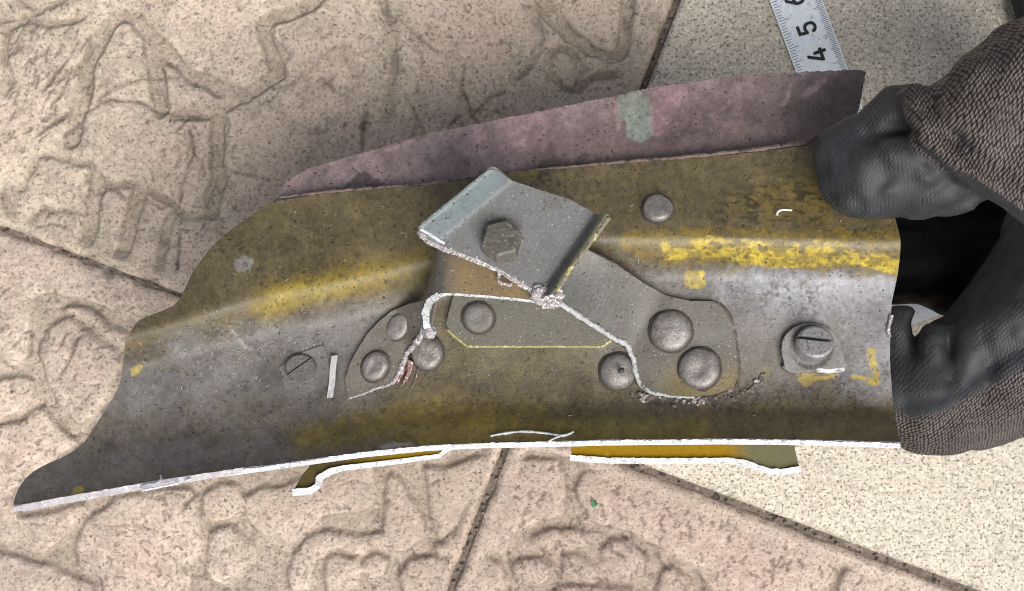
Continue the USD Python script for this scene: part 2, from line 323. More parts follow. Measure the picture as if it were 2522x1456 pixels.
area = shapely.Polygon([(-40,738),(190,728),(330,790),(320,960),(250,1040),(170,1125),(60,1200),(60,1250),(700,1130),(1240,1100),(1105,1500),(-40,1500)])
grooves_wide = [g for g in grooves_wide if not area.buffer(12).contains(shapely.LineString(g[1]).intersection(frame)) or not shapely.LineString(g[1]).intersects(frame)]
pad_px = [shapely.Polygon([(x * .5, 728 + y * .5) for x, y in p]).buffer(-7).buffer(9) for p in pads]
pads2 = [[(1440,1165),(1550,1160),(1700,1225),(1850,1290),(2000,1352),(2062,1390),(2030,1440),(1950,1500),(1760,1490),(1720,1400),(1640,1372),(1590,1330),(1505,1300),(1455,1285),(1430,1240),(1418,1200)],
 [(1320,1323),(1365,1305),(1415,1303),(1462,1318),(1452,1348),(1400,1360),(1340,1360),(1313,1338)], [(1265,1403),(1290,1380),(1330,1383),(1362,1403),(1350,1433),(1315,1450),(1275,1438)],
 [(1485,1358),(1510,1335),(1550,1338),(1592,1368),(1582,1418),(1545,1430),(1510,1415),(1485,1385)], [(1390,1378),(1430,1373),(1470,1398),(1475,1428),(1430,1430),(1385,1413)],
 [(1620,1440),(1632,1408),(1665,1396),(1692,1420),(1700,1500),(1615,1500)], [(1275,1130),(1385,1140),(1398,1228),(1392,1270),(1330,1288),(1270,1318),(1236,1368),(1190,1352),(1215,1250)],
 [(1180,1382),(1238,1395),(1255,1440),(1150,1500),(1140,1470)], [(1375,1450),(1430,1445),(1490,1450),(1560,1450),(1600,1500),(1330,1500)], [(2082,1405),(2130,1380),(2230,1425),(2440,1520),(2060,1520)]]
area2 = shapely.Polygon([(1292,1112),(1530,1135),(2490,1500),(1135,1500)])
grooves_wide = [g for g in grooves_wide if not (shapely.LineString(g[1]).intersects(frame) and area2.buffer(12).contains(shapely.LineString(g[1]).intersection(frame)))]
pad_px += [shapely.Polygon(p).buffer(-5).buffer(7) for p in pads2]
chan = area.union(area2)
for p in pad_px: chan = chan.difference(p)
MC = np.zeros((cv.h, cv.w), np.float32)
for g in getattr(chan, 'geoms', [chan]):
    m_ = cv.poly([np.array(g.exterior.coords)])
    for i_ in g.interiors: m_ = m_ * (1 - cv.poly([np.array(i_.coords)]))
    MC = np.maximum(MC, m_)
MW, MT, MS = cv.lines(grooves_wide, lambda w: 255 if w > 30 else 140), cv.lines(grooves_thin), cv.lines(scr)
MW = np.maximum(MW, ndimage.gaussian_filter(MC, 1.5) * .95)
MWb = bl(MW, 3.0); MTb = bl(MT, 2.4); MSb = np.clip(bl(MS, 1.4) * 1.3, 0, 1)
DG = ndimage.distance_transform_edt(MW < 0.3) / cv.S; PIL_ = (1 - np.exp(-DG / 38.0)).astype(np.float32); CORE = sstep(14, 70, DG + 9 * gnoise(MW.shape, 8, 77)).astype(np.float32)
MWs = bl(MW, 16)                                            # stones dome a little towards their rims
lumpy = gnoise(MW.shape, 14, 3) * 0.10 + gnoise(MW.shape, 5, 4) * 0.05 + gnoise(MW.shape, 60, 5) * 0.18
fine = gnoise(MW.shape, 1.6, 6); mid = gnoise(MW.shape, 6, 8); wide = gnoise(MW.shape, 70, 9); wx, wy = gnoise(MW.shape, 9, 10) * 3.0, gnoise(MW.shape, 9, 11) * 3.0

pave = thing('pavement', kind='structure')
def axis(lo, hi, step):
    """lo..hi in tile space; dense in the middle part that can be seen, coarse beyond."""
    out = [lo] if abs(lo) > 1600 else []
    a, b = max(lo, -1560), min(hi, 1560)
    x = list(np.arange(a, b, step)) + [b]
    return np.array((list(np.linspace(lo, a, 14)[:-1]) if lo < a else []) + x + (list(np.linspace(b, hi, 14)[1:]) if hi > b else []))
def tile(s0, s1, t0, t1, stamped, base, mat, step, lift, label):
    s, t = axis(s0, s1, step), axis(t0, t1, step)
    S, T = np.meshgrid(s, t)
    u = CX + S * E1[0] + T * E2[0]; v = CY + S * E1[1] + T * E2[1]
    de = np.minimum(np.minimum(S - s0, s1 - S), np.minimum(T - t0, t1 - T))
    wob = cv.sample(mid, u, v) * 1.5
    R = 26 if stamped else 10
    q = np.clip(1 - (de + np.where(de < R, wob, 0) * np.clip(de / 4, 0, 1)) / R, 0, 1)
    h = lift - (1 - np.sqrt(np.clip(1 - q * q, 0, 1))) * R * 0.139
    uu, vv = u + cv.sample(wx, u, v), v + cv.sample(wy, u, v)
    if stamped:
        inner = sstep(20, 60, de)
        w, th, sc = cv.sample(MWb, uu, vv) * inner, cv.sample(MTb, uu, vv) * sstep(6, 25, de), cv.sample(MSb, u, v) * inner
        rim = np.clip(cv.sample(MWs, uu, vv) * inner - w, 0, 1)
        h = h - 1.9 * w - 0.8 * th - 0.4 * sc + 0.2 * rim + 1.5 * (cv.sample(PIL_, uu, vv) - .7) * inner + cv.sample(lumpy, u, v) * sstep(5, 40, de)
        h = h + cv.sample(fine, u, v) * 0.045 * inner
    else:
        w = th = sc = rim = np.zeros_like(u)
        h = h + cv.sample(lumpy, u, v) * 0.25 * sstep(5, 40, de)
    tone = 1 + (0.06 if stamped else 0.03) * cv.sample(wide, u, v) + (0.07 if stamped else 0.03) * cv.sample(mid, u, v) + (0.07 * cv.sample(fine, u, v))
    col = np.array(base)[None, None] * tone[..., None]
    if stamped:
        pink = (0.45 * sstep(-0.5, 1.2, cv.sample(wide, u + 300, v)) + .55 * cv.sample(CORE, u, v))[..., None]
        col = col * (1 - .12 * (1 - pink) * np.array([.9, .9, 1.15]))
        col = col * (1 - pink) + col * np.array([0.96, 0.885, 0.875]) * pink
        k = (0.30 * sstep(0.3, 1.9, cv.sample(wide, v + 500, u + 200) + .5 * cv.sample(mid, u, v) + .35 * cv.sample(fine, u, v)))[..., None]; col = col * (1 - k) + np.array([0.25, 0.165, 0.135]) * k
        dirt = np.array([0.21, 0.18, 0.135])
        k = np.clip(0.46 * (1 - sstep(0.1, 0.5, np.abs(w - .55))) * sstep(-.6, .8, cv.sample(mid, u + 77, v)), 0, .7)[..., None]; col = col * (1 - k) + np.array([0.11, 0.085, 0.07]) * k
        k = np.clip(0.42 * w * (0.8 + 0.4 * cv.sample(mid, u, v)), 0, 0.8)[..., None]; col = col * (1 - k) + dirt * k
        k = np.clip(0.62 * th * (1 + 0.4 * cv.sample(mid, v, u)), 0, 0.85)[..., None]; col = col * (1 - k) + np.array([0.10, 0.075, 0.06]) * k
        k = np.clip(0.62 * sc, 0, 0.75)[..., None]; col = col * (1 - k) + np.array([0.11, 0.08, 0.065]) * k
    k = (0.35 * (1 - sstep(0, 12, de + 3 * wob)))[..., None]; col = col * (1 - k) + np.array([0.14, 0.11, 0.085]) * k
    pts = P(u.ravel(), v.ravel(), 0 * u.ravel()); pts[:, 2] = h.ravel() * MM
    nr, nc = S.shape; idx = np.arange(nr * nc).reshape(nr, nc)
    f = np.stack([idx[:-1, :-1], idx[:-1, 1:], idx[1:, 1:], idx[1:, :-1]], -1).reshape(-1, 4)
    # skirt
    ring = np.r_[idx[0, :], idx[1:, -1], idx[-1, -2::-1], idx[-2:0:-1, 0]]
    low = pts[ring].copy(); low[:, 2] = -0.008
    n0 = len(pts); i = np.arange(len(ring)); j = (i + 1) % len(ring)
    sk = np.stack([ring[i], n0 + i, n0 + j, ring[j]], 1)
    C = np.vstack([col.reshape(-1, 3), col.reshape(-1, 3)[ring] * 0.7])
    obj('paving_tile', (np.vstack([pts, low]), np.vstack([f, sk])), mat, pave, smooth=True, paint=C, label=label)
B = 5200
tile(-B, -5, 0, B, True, (0.53, 0.445, 0.365), STONE, 3.6, 0.0, 'pinkish stamped stone paving tile behind the torn sheet')
tile(-B, -5, -B, -3, True, (0.53, 0.44, 0.37), STONE, 3.6, -0.1, 'pink stamped stone paving tile at the lower left')
tile(5, B, -B, -6, True, (0.52, 0.435, 0.37), STONE, 3.6, 0.1, 'pink stamped paving tile with short dark dents')
tile(8, B, 8, B, False, (0.57, 0.515, 0.425), GRANITE, 7.0, 0.0, 'smooth speckled beige paving tile under the steel ruler')
gb = 90; xs = np.linspace(-5600, 5600, 2); 
sx = axis(-5300, 5300, 12); bed_v, bed_f = [], []
for (d, along) in ((E1, True), (E2, False)):
    n = np.array([-d[1], d[0]]); wv = np.linspace(-24, 24, 7)
    A, Wd = np.meshgrid(sx, wv, indexing='ij')
    u = CX + A * d[0] + Wd * n[0]; v = CY + A * d[1] + Wd * n[1]
    z = -1.9 + 0.7 * (meshkit.fbm(np.stack([u / 14, v / 14, u * 0], -1), 3, 5) - .5) * 2 - (0.0 if along else 0.3)
    p = P(u.ravel(), v.ravel(), 0 * u.ravel()); p[:, 2] = z.ravel() * MM
    idx = np.arange(A.size).reshape(A.shape) + sum(len(x) for x in bed_v)
    bed_f.append(np.stack([idx[:-1, :-1], idx[1:, :-1], idx[1:, 1:], idx[:-1, 1:]], -1).reshape(-1, 4)); bed_v.append(p)
bm = trimesh.Trimesh(*meshkit.arrays((np.vstack(bed_v), np.vstack(bed_f)))[:2], process=False)
if bm.face_normals[:, 2].mean() < 0: bm.invert()
obj('joint_filling', bm, BED, pave)
# crumbs of grit lying in the joint
crumbs = []
for _ in range(260):
    a = gr.uniform(-1500, 1400); d, n = (E1, np.array([-E1[1], E1[0]])) if gr.random() < .7 else (E2, np.array([-E2[1], E2[0]]))
    o = gr.uniform(-13, 13); u, v = CX + a * d[0] + o * n[0], CY + a * d[1] + o * n[1]
    m = trimesh.creation.icosphere(0, gr.uniform(0.3, 0.8) * MM); m.vertices *= gr.uniform(.7, 1.3, (len(m.vertices), 1)); p = P(u, v, 0); p[2] = -1.5 * MM
    m.apply_translation(p); crumbs.append(m)
obj('joint_grit', cat(crumbs), look('grit_crumb', (0.17, 0.13, 0.105), rough=0.9, var=0.5, scale=200), pave, smooth=False, kind='stuff')

# ------------------------------------------------------------------ steel ruler on the speckled tile
rul = thing('steel_ruler', label='silver steel ruler marked 4 5 6 lying under the torn sheet', category='ruler')
rd = np.array([65, 175.0]) / math.hypot(65, 175); rn = np.array([rd[1], -rd[0]])       # along (down the picture), across (to the right)
rc0 = np.array([1960.0, 0.0]); RW = 61.5
a = np.linspace(-900, 850, 60); w = np.linspace(-RW, RW, 11)
A, Wd = np.meshgrid(a, w, indexing='ij')
u = rc0[0] + A * rd[0] + Wd * rn[0]; v = rc0[1] + A * rd[1] + Wd * rn[1]
RZ = lambda off: 0.55 + 0.55 * (np.abs(off) / RW) ** 2
zt = RZ(Wd); top = P(u, v, zt).reshape(-1, 3); bot = P(u, v, zt - 0.3).reshape(-1, 3)
idx = np.arange(A.size).reshape(A.shape); n0 = A.size
q = np.stack([idx[:-1, :-1], idx[1:, :-1], idx[1:, 1:], idx[:-1, 1:]], -1).reshape(-1, 4)
ring = np.r_[idx[0, :], idx[1:, -1], idx[-1, -2::-1], idx[-2:0:-1, 0]]; r2 = np.roll(ring, -1)
sk = np.stack([ring, r2, r2 + n0, ring + n0], 1)
bm = trimesh.Trimesh(*meshkit.arrays((np.vstack([top, bot]), np.vstack([q, q[:, ::-1] + n0, sk])))[:2], process=False); trimesh.repair.fix_normals(bm)
obj('blade', bm, RULER, rul, smooth=30)
def on_ruler(al, off, lift): 
    p = rc0 + al * rd + off * rn; return P(p[0], p[1], RZ(off) + lift)
tick = []
UNIT = 71.7; al5 = float(np.dot(np.array([1987, 70.0]) - rc0, rd))
k = 0
for side, per in ((-1, 10), (1, 16)):
    for i in range(int(-8 * per), int(4.2 * per)):
        al = al5 + 33 + i * UNIT / per
        if al < -500 or al > 560: continue
        L = 27 if i % per == 0 else (20 if (i * 2) % per == 0 else (13 + 3 * (i % 2)))
        o1 = side * (RW - 3); o2 = side * (RW - 3 - L)
        c = (o1 + o2) / 2; p = on_ruler(al, c, 0.06)
        m = trimesh.creation.box((L * .1385 * MM, 0.17 * MM, 0.04 * MM)); 
        ang = math.atan2(-rn[1], rn[0]); tilt = math.atan(2 * 0.55 * c / RW / RW / .1385) 
        m.apply_transform(trimesh.transformations.rotation_matrix(ang, [0, 0, 1]) @ trimesh.transformations.rotation_matrix(-tilt, [0, 1, 0])); m.apply_translation(p); tick.append(m)
TICK = look('tick_print', (0.07, 0.075, 0.085), rough=0.5, var=0.3)
obj('tick_mark', cat(tick), TICK, rul, smooth=False, kind='stuff')
for ch, (x, y) in (('4', (2013, 137)), ('5', (1987, 70)), ('6', (1958, 0))):
    m = meshkit.text_mesh(ch, 6.4 * MM, depth=0.05 * MM, bold=True); m.apply_translation(-m.bounds.mean(0))
    m.apply_scale([0.92, 1, 1])
    m.apply_transform(trimesh.transformations.rotation_matrix(math.atan2(rd[1], -rd[0]), [0, 0, 1]))
    off = float(np.dot(np.array([x, y]) - rc0, rn)); m.apply_translation(P(x, y, RZ(off) + 0.16)); 
    obj('numeral', m, INK, rul, smooth=False, label=f'black numeral {ch}')

# ------------------------------------------------------------------ torn aluminium sheet
frag = thing('sheet_metal_piece', label='torn olive and grey aluminium sheet with rivets and pink flange held by glove', category='metal piece')
base_z = lambda u: 52 + 14 * np.clip(u, -50, 2300) / 2200
rails = [  # ((u, v)...), height above the base plane
    ([(-100,570),(400,525),(670,497),(800,475),(1050,455),(1300,420),(1500,405),(1850,375),(2050,350),(2400,325)], 1.5),
    ([(-100,800),(200,780),(450,660),(620,600),(870,565),(1050,530),(1300,500),(1500,480),(1800,468),(2190,460),(2400,455)], 4.5),
    ([(-100,870),(200,825),(330,788),(450,752),(620,700),(870,648),(1050,606),(1300,578),(1500,552),(1800,553),(2190,560),(2400,562)], 8.2),
    ([(-100,905),(200,860),(330,820),(450,785),(620,733),(870,682),(1050,640),(1300,608),(1500,583),(1800,585),(2190,592),(2400,595)], 9.2),
    ([(-100,985),(200,945),(330,915),(450,880),(620,840),(870,790),(1050,750),(1300,715),(1500,695),(1800,695),(2190,700),(2400,700)], 1.2),
    ([(-100,1060),(200,1040),(330,1010),(600,970),(900,930),(1200,900),(1500,895),(1900,900),(2400,910)], 0.0),
    ([(-100,1140),(160,1118),(300,1078),(600,1045),(900,1015),(1200,990),(1500,990),(1900,995),(2400,1005)], 1.0),
    ([(-100,1200),(30,1190),(160,1175),(400,1135),(700,1095),(900,1068),(1050,1052),(1200,1045),(1500,1040),(1800,1040),(2400,1048)], 6.5),
    ([(-100,1270),(30,1246),(160,1222),(400,1180),(700,1140),(900,1112),(1050,1097),(1200,1091),(1500,1083),(1800,1080),(2000,1083),(2400,1092)], 12.5),
]
gx = np.arange(-100, 2401, 8.0); gy = np.arange(300, 1300, 4.0)
RY = np.stack([interpolate.PchipInterpolator([p[0] for p in r], [p[1] for p in r])(gx) for r, _ in rails])
RZs = np.array([d for _, d in rails])
ZG = np.empty((len(gy), len(gx)))
for i in range(len(gx)):
    f = interpolate.PchipInterpolator(RY[:, i], RZs); yy = np.clip(gy, RY[0, i], RY[-1, i])
    ZG[:, i] = f(yy) + np.clip(gy - RY[-1, i], 0, 60) * 0.14 + base_z(gx[i])
ZG = ndimage.gaussian_filter(ZG, [1.0, 3])
ZG += (meshkit.fbm(np.stack(list(np.meshgrid(gx / 130, gy / 130, indexing='xy')) + [np.zeros_like(ZG)], -1), 2, 4) - .5) * 1.6
def skinz(u, v):
    u, v = np.broadcast_arrays(np.asarray(u, float), np.asarray(v, float))
    return ndimage.map_coordinates(ZG, [(v.ravel() - 300) / 4, (u.ravel() + 100) / 8], order=1, mode='nearest').reshape(u.shape)

Ledge = [(672,497),(620,530),(540,590),(500,635),(470,680),(448,725),(430,750),(400,765),(372,776),(345,788),(328,806),(315,830),(306,860),(303,890),(298,930),(287,965),(262,1005),(240,1040),(222,1068),(202,1095),(180,1112),(150,1128),(115,1143),(85,1160),(60,1182),(45,1205),(36,1228),(33,1246)]
Bedge = [(33,1246),(160,1222),(400,1180),(700,1140),(900,1112),(1050,1097),(1200,1091),(1500,1083),(1800,1080),(2000,1083),(2217,1089)]
Redge = [(2217,1089),(2208,1050),(2200,1000),(2196,950),(2192,880),(2193,810),(2196,750),(2206,700),(2213,660),(2218,600),(2211,560),(2198,520),(2175,450),(2150,343)]
Tedge = [(2150,343),(2050,351),(1850,376),(1500,406),(1300,421),(1050,456),(800,476),(672,497)]
skin_poly = np.vstack([curve(Ledge, 4)[:-1], dens(Bedge, 4)[:-1], curve(Redge, 4)[:-1], dens(Tedge, 4)[:-1]])

# paint map (primer coats where they lie, plus one painted ridge highlight)
pc = Canvas(100); PX, PY = pc.grid()
e_n = gnoise(PX.shape, 5, 31) * .5 + gnoise(PX.shape, 1.6, 32) * .35 + gnoise(PX.shape, 16, 33) * .4
OLIVE, BROWN, GREY, LGREY, DGREY = (0.106, 0.082, 0.038), (0.084, 0.064, 0.036), (0.125, 0.115, 0.108), (0.2, 0.197, 0.212), (0.104, 0.097, 0.095)
YEL, DYEL, GREEN = (0.42, 0.31, 0.03), (0.175, 0.125, 0.022), (0.19, 0.22, 0.18)
paint = np.ones(PX.shape + (3,), np.float32) * np.array(OLIVE, np.float32)
def layer(col, polys, blur, rag, op=1.0):
    global paint
    m = ndimage.gaussian_filter(pc.poly(polys), blur * pc.S)
    m = sstep(0.32, 0.68, m + e_n * rag * np.clip(5 * m * (1 - m), 0, 1)) if blur < 12 else np.clip(m + e_n * rag * np.clip(4 * m * (1 - m), 0, .7), 0, 1)
    paint = paint * (1 - op * m[..., None]) + np.array(col, np.float32) * (op * m[..., None])
R = lambda i, off=0: [(x, float(interpolate.PchipInterpolator([p[0] for p in rails[i][0]], [p[1] for p in rails[i][0]])(x)) + off) for x in range(-50, 2300, 50)]
band = lambda i, o1, j, o2, x0, x1: [p for p in R(i, o1) if x0 <= p[0] <= x1] + [p for p in R(j, o2) if x0 <= p[0] <= x1][::-1]
layer(DGREY, [band(4, -40, 8, 40, -50, 960)], 30, .25, .95)
layer(GREY, [[(380,860),(470,800),(700,770),(1050,690),(1060,820),(900,860),(700,930),(420,960)]], 22, .3, .4)
layer(LGREY, [[(400,830),(470,805),(490,850),(420,880)]], 14, .3, .3)  # pale highlight of the left ridge, put into the colour
layer(BROWN, [band(6, -60, 6, 40, 200, 2250)], 25, .3, .4)
layer(GREY, [[(1480,640),(1700,640),(2230,680),(2230,960),(1900,960),(1480,900)]], 40, .3, .85)
layer(LGREY, [[(1780,650),(2230,660),(2230,980),(2080,985),(2085,800),(1900,790),(1750,740)]], 22, .35, .85)
layer((0.27, 0.27, 0.295), [[(1790,660),(2230,680),(2225,735),(1880,730)]], 14, .5, .6)
layer(DYEL, [[(600,760),(660,700),(880,650),(1070,612),(1085,670),(900,725),(760,745),(690,780),(640,780)]], 14, .15, .9)
layer(YEL, [[(640,742),(760,690),(900,662),(905,700),(800,722),(700,765),(650,765)]], 18, .15, .5)
layer(DYEL, [[(720,1060),(850,1030),(1000,985),(1330,1005),(1340,1050),(1000,1085),(720,1110)]], 18, .35, .8)
layer(DYEL, [band(7, 0, 8, 20, 1000, 1750)], 14, .4, .6)
layer(DYEL, [[(1500,585),(1700,560),(2230,570),(2230,690),(2100,660),(1850,650),(1600,650)]], 10, .35, .9)
layer(YEL, [[(1620,600),(1750,580),(1900,600),(2040,590),(2220,640),(2222,682),(2140,665),(2060,650),(1950,660),(1830,655),(1780,632),(1640,640)]], 5, .28, .92)
layer(YEL, [[(1690,668),(1735,668),(1738,700),(1725,712),(1688,705)]], 3, .25, .95)
layer(DYEL, [[(1820,480),(2010,400),(2040,520),(2020,545),(1850,545),(1780,520)]], 14, .6, .5)
layer((0.06, 0.05, 0.045), [[(1560,970),(1840,950),(1900,920),(1960,950),(2050,960),(1900,1000),(1600,1000)]], 14, .9, .6)
layer(YEL, [[(2135,858),(2158,855),(2156,885),(2168,920),(2172,940),(2160,952),(2135,950),(2120,935),(2098,935),(2096,925),(2140,925),(2140,895)]], 3, .3, .9)
layer(YEL, [[(1950,915),(1985,925),(2062,918),(2050,938),(1985,948)]], 6, .6, .6)
layer(DYEL, [[(1870,905),(1900,880),(1895,935),(1870,930)]], 8, .6, .5)
layer(DYEL, [[(2010,1060),(2060,1060),(2050,1085),(2005,1085)]], 6, .5, .5)
layer(YEL, [[(322,905),(350,893),(358,900),(345,925),(318,935)]], 4, .4, .6)
layer(YEL, [[(178,1206),(198,1196),(206,1205),(200,1218),(176,1222)]], 3, .3, .75)
layer(OLIVE, [[(305,860),(330,790),(430,745),(520,740),(500,790),(400,810),(340,860)]], 10, .5, .9)
layer((0.24, 0.23, 0.23), [[(578,648),(600,632),(622,640),(612,662),(590,668)]], 5, .5, .7)
layer((0.40, 0.38, 0.38), [[(930,1100),(960,1092),(1010,1090),(1020,1096),(930,1108)]], 3, .3, .7)
layer((0.30, 0.29, 0.28), [[(565,808),(572,810),(610,855),(640,866),(600,858)]], 2, .2, .7)
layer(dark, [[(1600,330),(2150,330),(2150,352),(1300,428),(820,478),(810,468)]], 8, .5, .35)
layer(DYEL, [[(1240,420),(1330,410),(1320,430),(1250,440)]], 6, .5, .6)
def scuff(col, polys, blur, op, thr=0.6, sx=1.0, sy=1.0, seed=51):
    global paint
    m = ndimage.gaussian_filter(pc.poly(polys), blur * pc.S)
    n = ndimage.gaussian_filter(np.random.default_rng(seed).standard_normal(PX.shape), [sy, sx]); n /= n.std(); n += gnoise(PX.shape, 7, seed + 1) * .6
    k = (sstep(thr, thr + .5, n) * m * op)[..., None]; paint = paint * (1 - k) + np.array(col, np.float32) * k
ALL = [[(-50,150),(2300,150),(2300,1300),(-50,1300)]]
def mottle(q=1.0):
    global paint
    paint = paint * (1 + .10 * gnoise(PX.shape, 2, 61) + .08 * gnoise(PX.shape, 7, 62) + .07 * gnoise(PX.shape, 24, 63))[..., None].clip(.5, 1.6)
    scuff((0.055, 0.042, 0.028), ALL, 1, .22 * q, 1.0, 3, 3, 71); scuff((0.02, 0.016, 0.013), ALL, 1, .7 * q, 1.9, 1, 1, 73); scuff((0.16, 0.13, 0.09), ALL, 1, .35 * q, 1.3, 1.5, 1.5, 75)
mottle()
scuff(dark, [[(1890,700),(1960,690),(2040,760),(2040,785),(1980,775),(1910,740)]], 22, .9, .2)
scuff(dark, [[(1750,690),(2060,660),(2070,800),(1860,780)]], 30, .7, .9)
scuff(dark, [[(1780,470),(2030,420),(2030,560),(1760,560)]], 20, .75, .5, 3.5, 1.0)
scuff(dark, [[(1560,940),(2100,900),(2150,1010),(1600,1030)]], 24, .7, .8)
scuff(OLIVE, [[(1600,575),(2220,565),(2220,640),(1600,625)]], 16, .85, .2, 4, 2, 81)
scuff((0.16, 0.115, 0.025), [[(1600,570),(2230,570),(2230,690),(1600,670)]], 10, .7, .5, 2.2, 1.4, 83)
scuff(dark, [[(1650,590),(2220,580),(2220,670),(1650,650)]], 14, .6, 1.0, 1.5, 1)
scuff((0.2, 0.19, 0.18), [[(2095,850),(2180,850),(2180,960),(2090,960)]], 6, .8, .7, 1.5, 1.5, 85)
scuff((0.075, 0.055, 0.04), [[(1560,640),(1760,640),(1760,760),(1560,760)]], 30, .6, .4, 2, 2, 87)
scuff((0.3,0.27,0.22), [[(450,830),(760,770),(800,840),(560,880)]], 24, .5, 1.2)
pcol = lambda u, v: np.stack([pc.sample(paint[..., k], u, v) for k in range(3)], -1)

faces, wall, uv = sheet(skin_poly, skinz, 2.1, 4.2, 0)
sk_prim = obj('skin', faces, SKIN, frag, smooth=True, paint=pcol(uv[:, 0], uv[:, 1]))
obj('cut_edge', wall, BARE, sk_prim, smooth=30)
# burrs along the sawn lower lip, ragged bright metal
be = dens([(600,1157),(700,1143),(900,1114),(1050,1099),(1200,1092),(1500,1086),(1800,1083),(2000,1086),(2217,1093)], 5, noise=2.0, seed=3)
zb = skinz(be[:, 0], be[:, 1]) - 0.35
obj('cut_edge', strip(P(be[:, 0], be[:, 1] + 4, zb), (0.5 + 0.6 * noise1(np.arange(len(be)) / 3., 9)) * MM, 0.3, 2), BARE, sk_prim, smooth=25, label='bright ragged burr on the sawn lower edge')
bu = curve([(1208,1074),(1240,1068),(1290,1063),(1340,1067),(1385,1073),(1412,1064)], 5)
obj('burr', tube(P(bu[:, 0], bu[:, 1], skinz(bu[:, 0], bu[:, 1]) + 0.5), (0.18 + 0.4 * noise1(np.arange(len(bu)) / 2., 4)) * MM, 6, 0.4, 5), BARE, sk_prim, label='thin white curl of burr metal above lower edge')
bu = curve([(1385,1073),(1365,1080),(1350,1088)], 4)
obj('burr', tube(P(bu[:, 0], bu[:, 1], skinz(bu[:, 0], bu[:, 1]) + 0.4), 0.3 * MM, 6, 0.4, 5), BARE, sk_prim)
for pts in ([(345,1205),(360,1195),(385,1190),(398,1178),(396,1172)], [(350,1208),(400,1198),(440,1190)], [(455,1185),(470,1180)]):
    q = curve(pts, 4); obj('burr', tube(P(q[:, 0], q[:, 1], skinz(q[:, 0], q[:, 1]) + .1), 0.35 * MM, 6, 0.5, 6), BARE, sk_prim)
q = dens([(2196,775),(2190,800),(2186,815),(2192,830)], 4, noise=1.5, seed=8); obj('burr', tube(P(q[:, 0], q[:, 1], skinz(q[:, 0], q[:, 1]) + .3), 0.55 * MM, 6, 0.6, 6), TORN, sk_prim)

be = dens([(34,1250),(160,1226),(400,1184),(620,1150),(700,1143)], 5, noise=1.0, seed=13)
obj('cut_edge', tube(P(be[:, 0], be[:, 1] + 5, skinz(be[:, 0], be[:, 1] - 4) - 0.2), np.interp(be[:, 0], [30, 60, 500, 700], [.6, 1.4, 1.25, 1.0]) * MM, 4, 0.2, 2), look('dull_edge', (0.47, 0.44, 0.45), rough=.5, metallic=.15, var=.2, bump=.0002, specks=[((0.85, 0.85, 0.87), 900, 0.62, 0.67, 0.8)]), sk_prim, smooth=50, label='dull lilac grey edge at the left end')

# pink flange along the back
fl_poly = [(668,500),(690,475),(705,445),(760,415),(900,375),(1050,330),(1200,300),(1400,260),(1530,233),(1600,216),(1700,203),(1800,188),(1900,180),(2000,176),(2110,172),(2133,176),(2124,225),(2110,290),(2085,345),(2140,372),(1850,400),(1500,430),(1300,446),(1050,480),(800,500)]
r0 = interpolate.PchipInterpolator([p[0] for p in rails[0][0]], [p[1] for p in rails[0][0]])
def flz(u, v):
    d = np.clip(r0(u) + 25 - v, 0, 400)
    return skinz(u, r0(u) + 25) - 2.9 - d * 0.030 + 3.0 * sstep(60, 230, d) * d / 230
PINK, MAUVE = np.array([0.205, 0.15, 0.153]), np.array([0.122, 0.083, 0.081])
paint = np.ones(PX.shape + (3,), np.float32) * PINK.astype(np.float32)
layer(MAUVE, [[(1330,300),(1530,240),(2140,160),(2140,380),(1300,440)]], 30, .3, .85)
layer((0.30, 0.19, 0.205), [[(1200,300),(1330,270),(1320,360),(1200,380)]], 30, .4, .7)
layer((0.19, 0.215, 0.18), [[(1528,238),(1575,226),(1605,250),(1608,330),(1580,352),(1545,338),(1545,300),(1528,298)]], 2.5, .2, .95)
layer((0.27, 0.2, 0.19), [[(1515,245),(1527,240),(1527,320),(1516,322)]], 2.5, .1, .6)
layer((0.28, 0.17, 0.18), [[(1608,222),(1700,205),(1620,330),(1610,330)]], 8, .3, .6)
layer(dark, [[(850,440),(885,420),(930,440),(950,465),(860,470)]], 9, .6, .7)
layer(dark, [[(1330,405),(1500,385),(1480,412),(1340,425)]], 9, .7, .5)
layer((0.36, 0.25, 0.25), [[(950,368),(1030,338),(1030,346),(950,378)], [(1930,240),(1950,205),(1945,250),(1925,265)], [(1975,235),(2035,190),(2030,205),(1980,245)]], 3, .3, .6)
mottle(.5)
faces, wall, uv = sheet(fl_poly, flz, 1.7, 5, 1.7, 4)
fl = obj('flange', faces, SKIN, frag, smooth=True, paint=pcol(uv[:, 0], uv[:, 1]), label='dull pink primer flange along the far side')
obj('cut_edge', wall, look('pink_edge', (0.42, 0.30, 0.31), rough=0.5, var=0.3, specks=[((0.8, 0.78, 0.8), 1200, 0.6, 0.66, 0.7)]), fl, smooth=30)
# (re-usable paint for sealant)
SEAL = look('sealant', (0.135, 0.088, 0.075), rough=0.6, var=0.4, scale=600, bump=0.0002, specks=[(dark, 420, 0.55, 0.62, 0.8)])
se = dens([(690,488),(800,475),(1050,455),(1300,423),(1500,404),(1700,388),(1900,366),(1985,352),(2008,337),(2045,328),(2062,334),(2050,347)], 6, noise=1.8, seed=6)
obj('sealant_bead', tube(P(se[:, 0], se[:, 1] - 2, skinz(se[:, 0], np.maximum(r0(se[:, 0]), se[:, 1])) - 0.4), np.interp(se[:, 0], [690, 800, 1050, 1300, 1600, 2000], [.3, .6, .5, .45, .65, .8]) * (.6 + .8 * noise1(np.arange(len(se)) / 3., 2)) * MM, 7, 0.35, 3, 0.75), SEAL, fl)

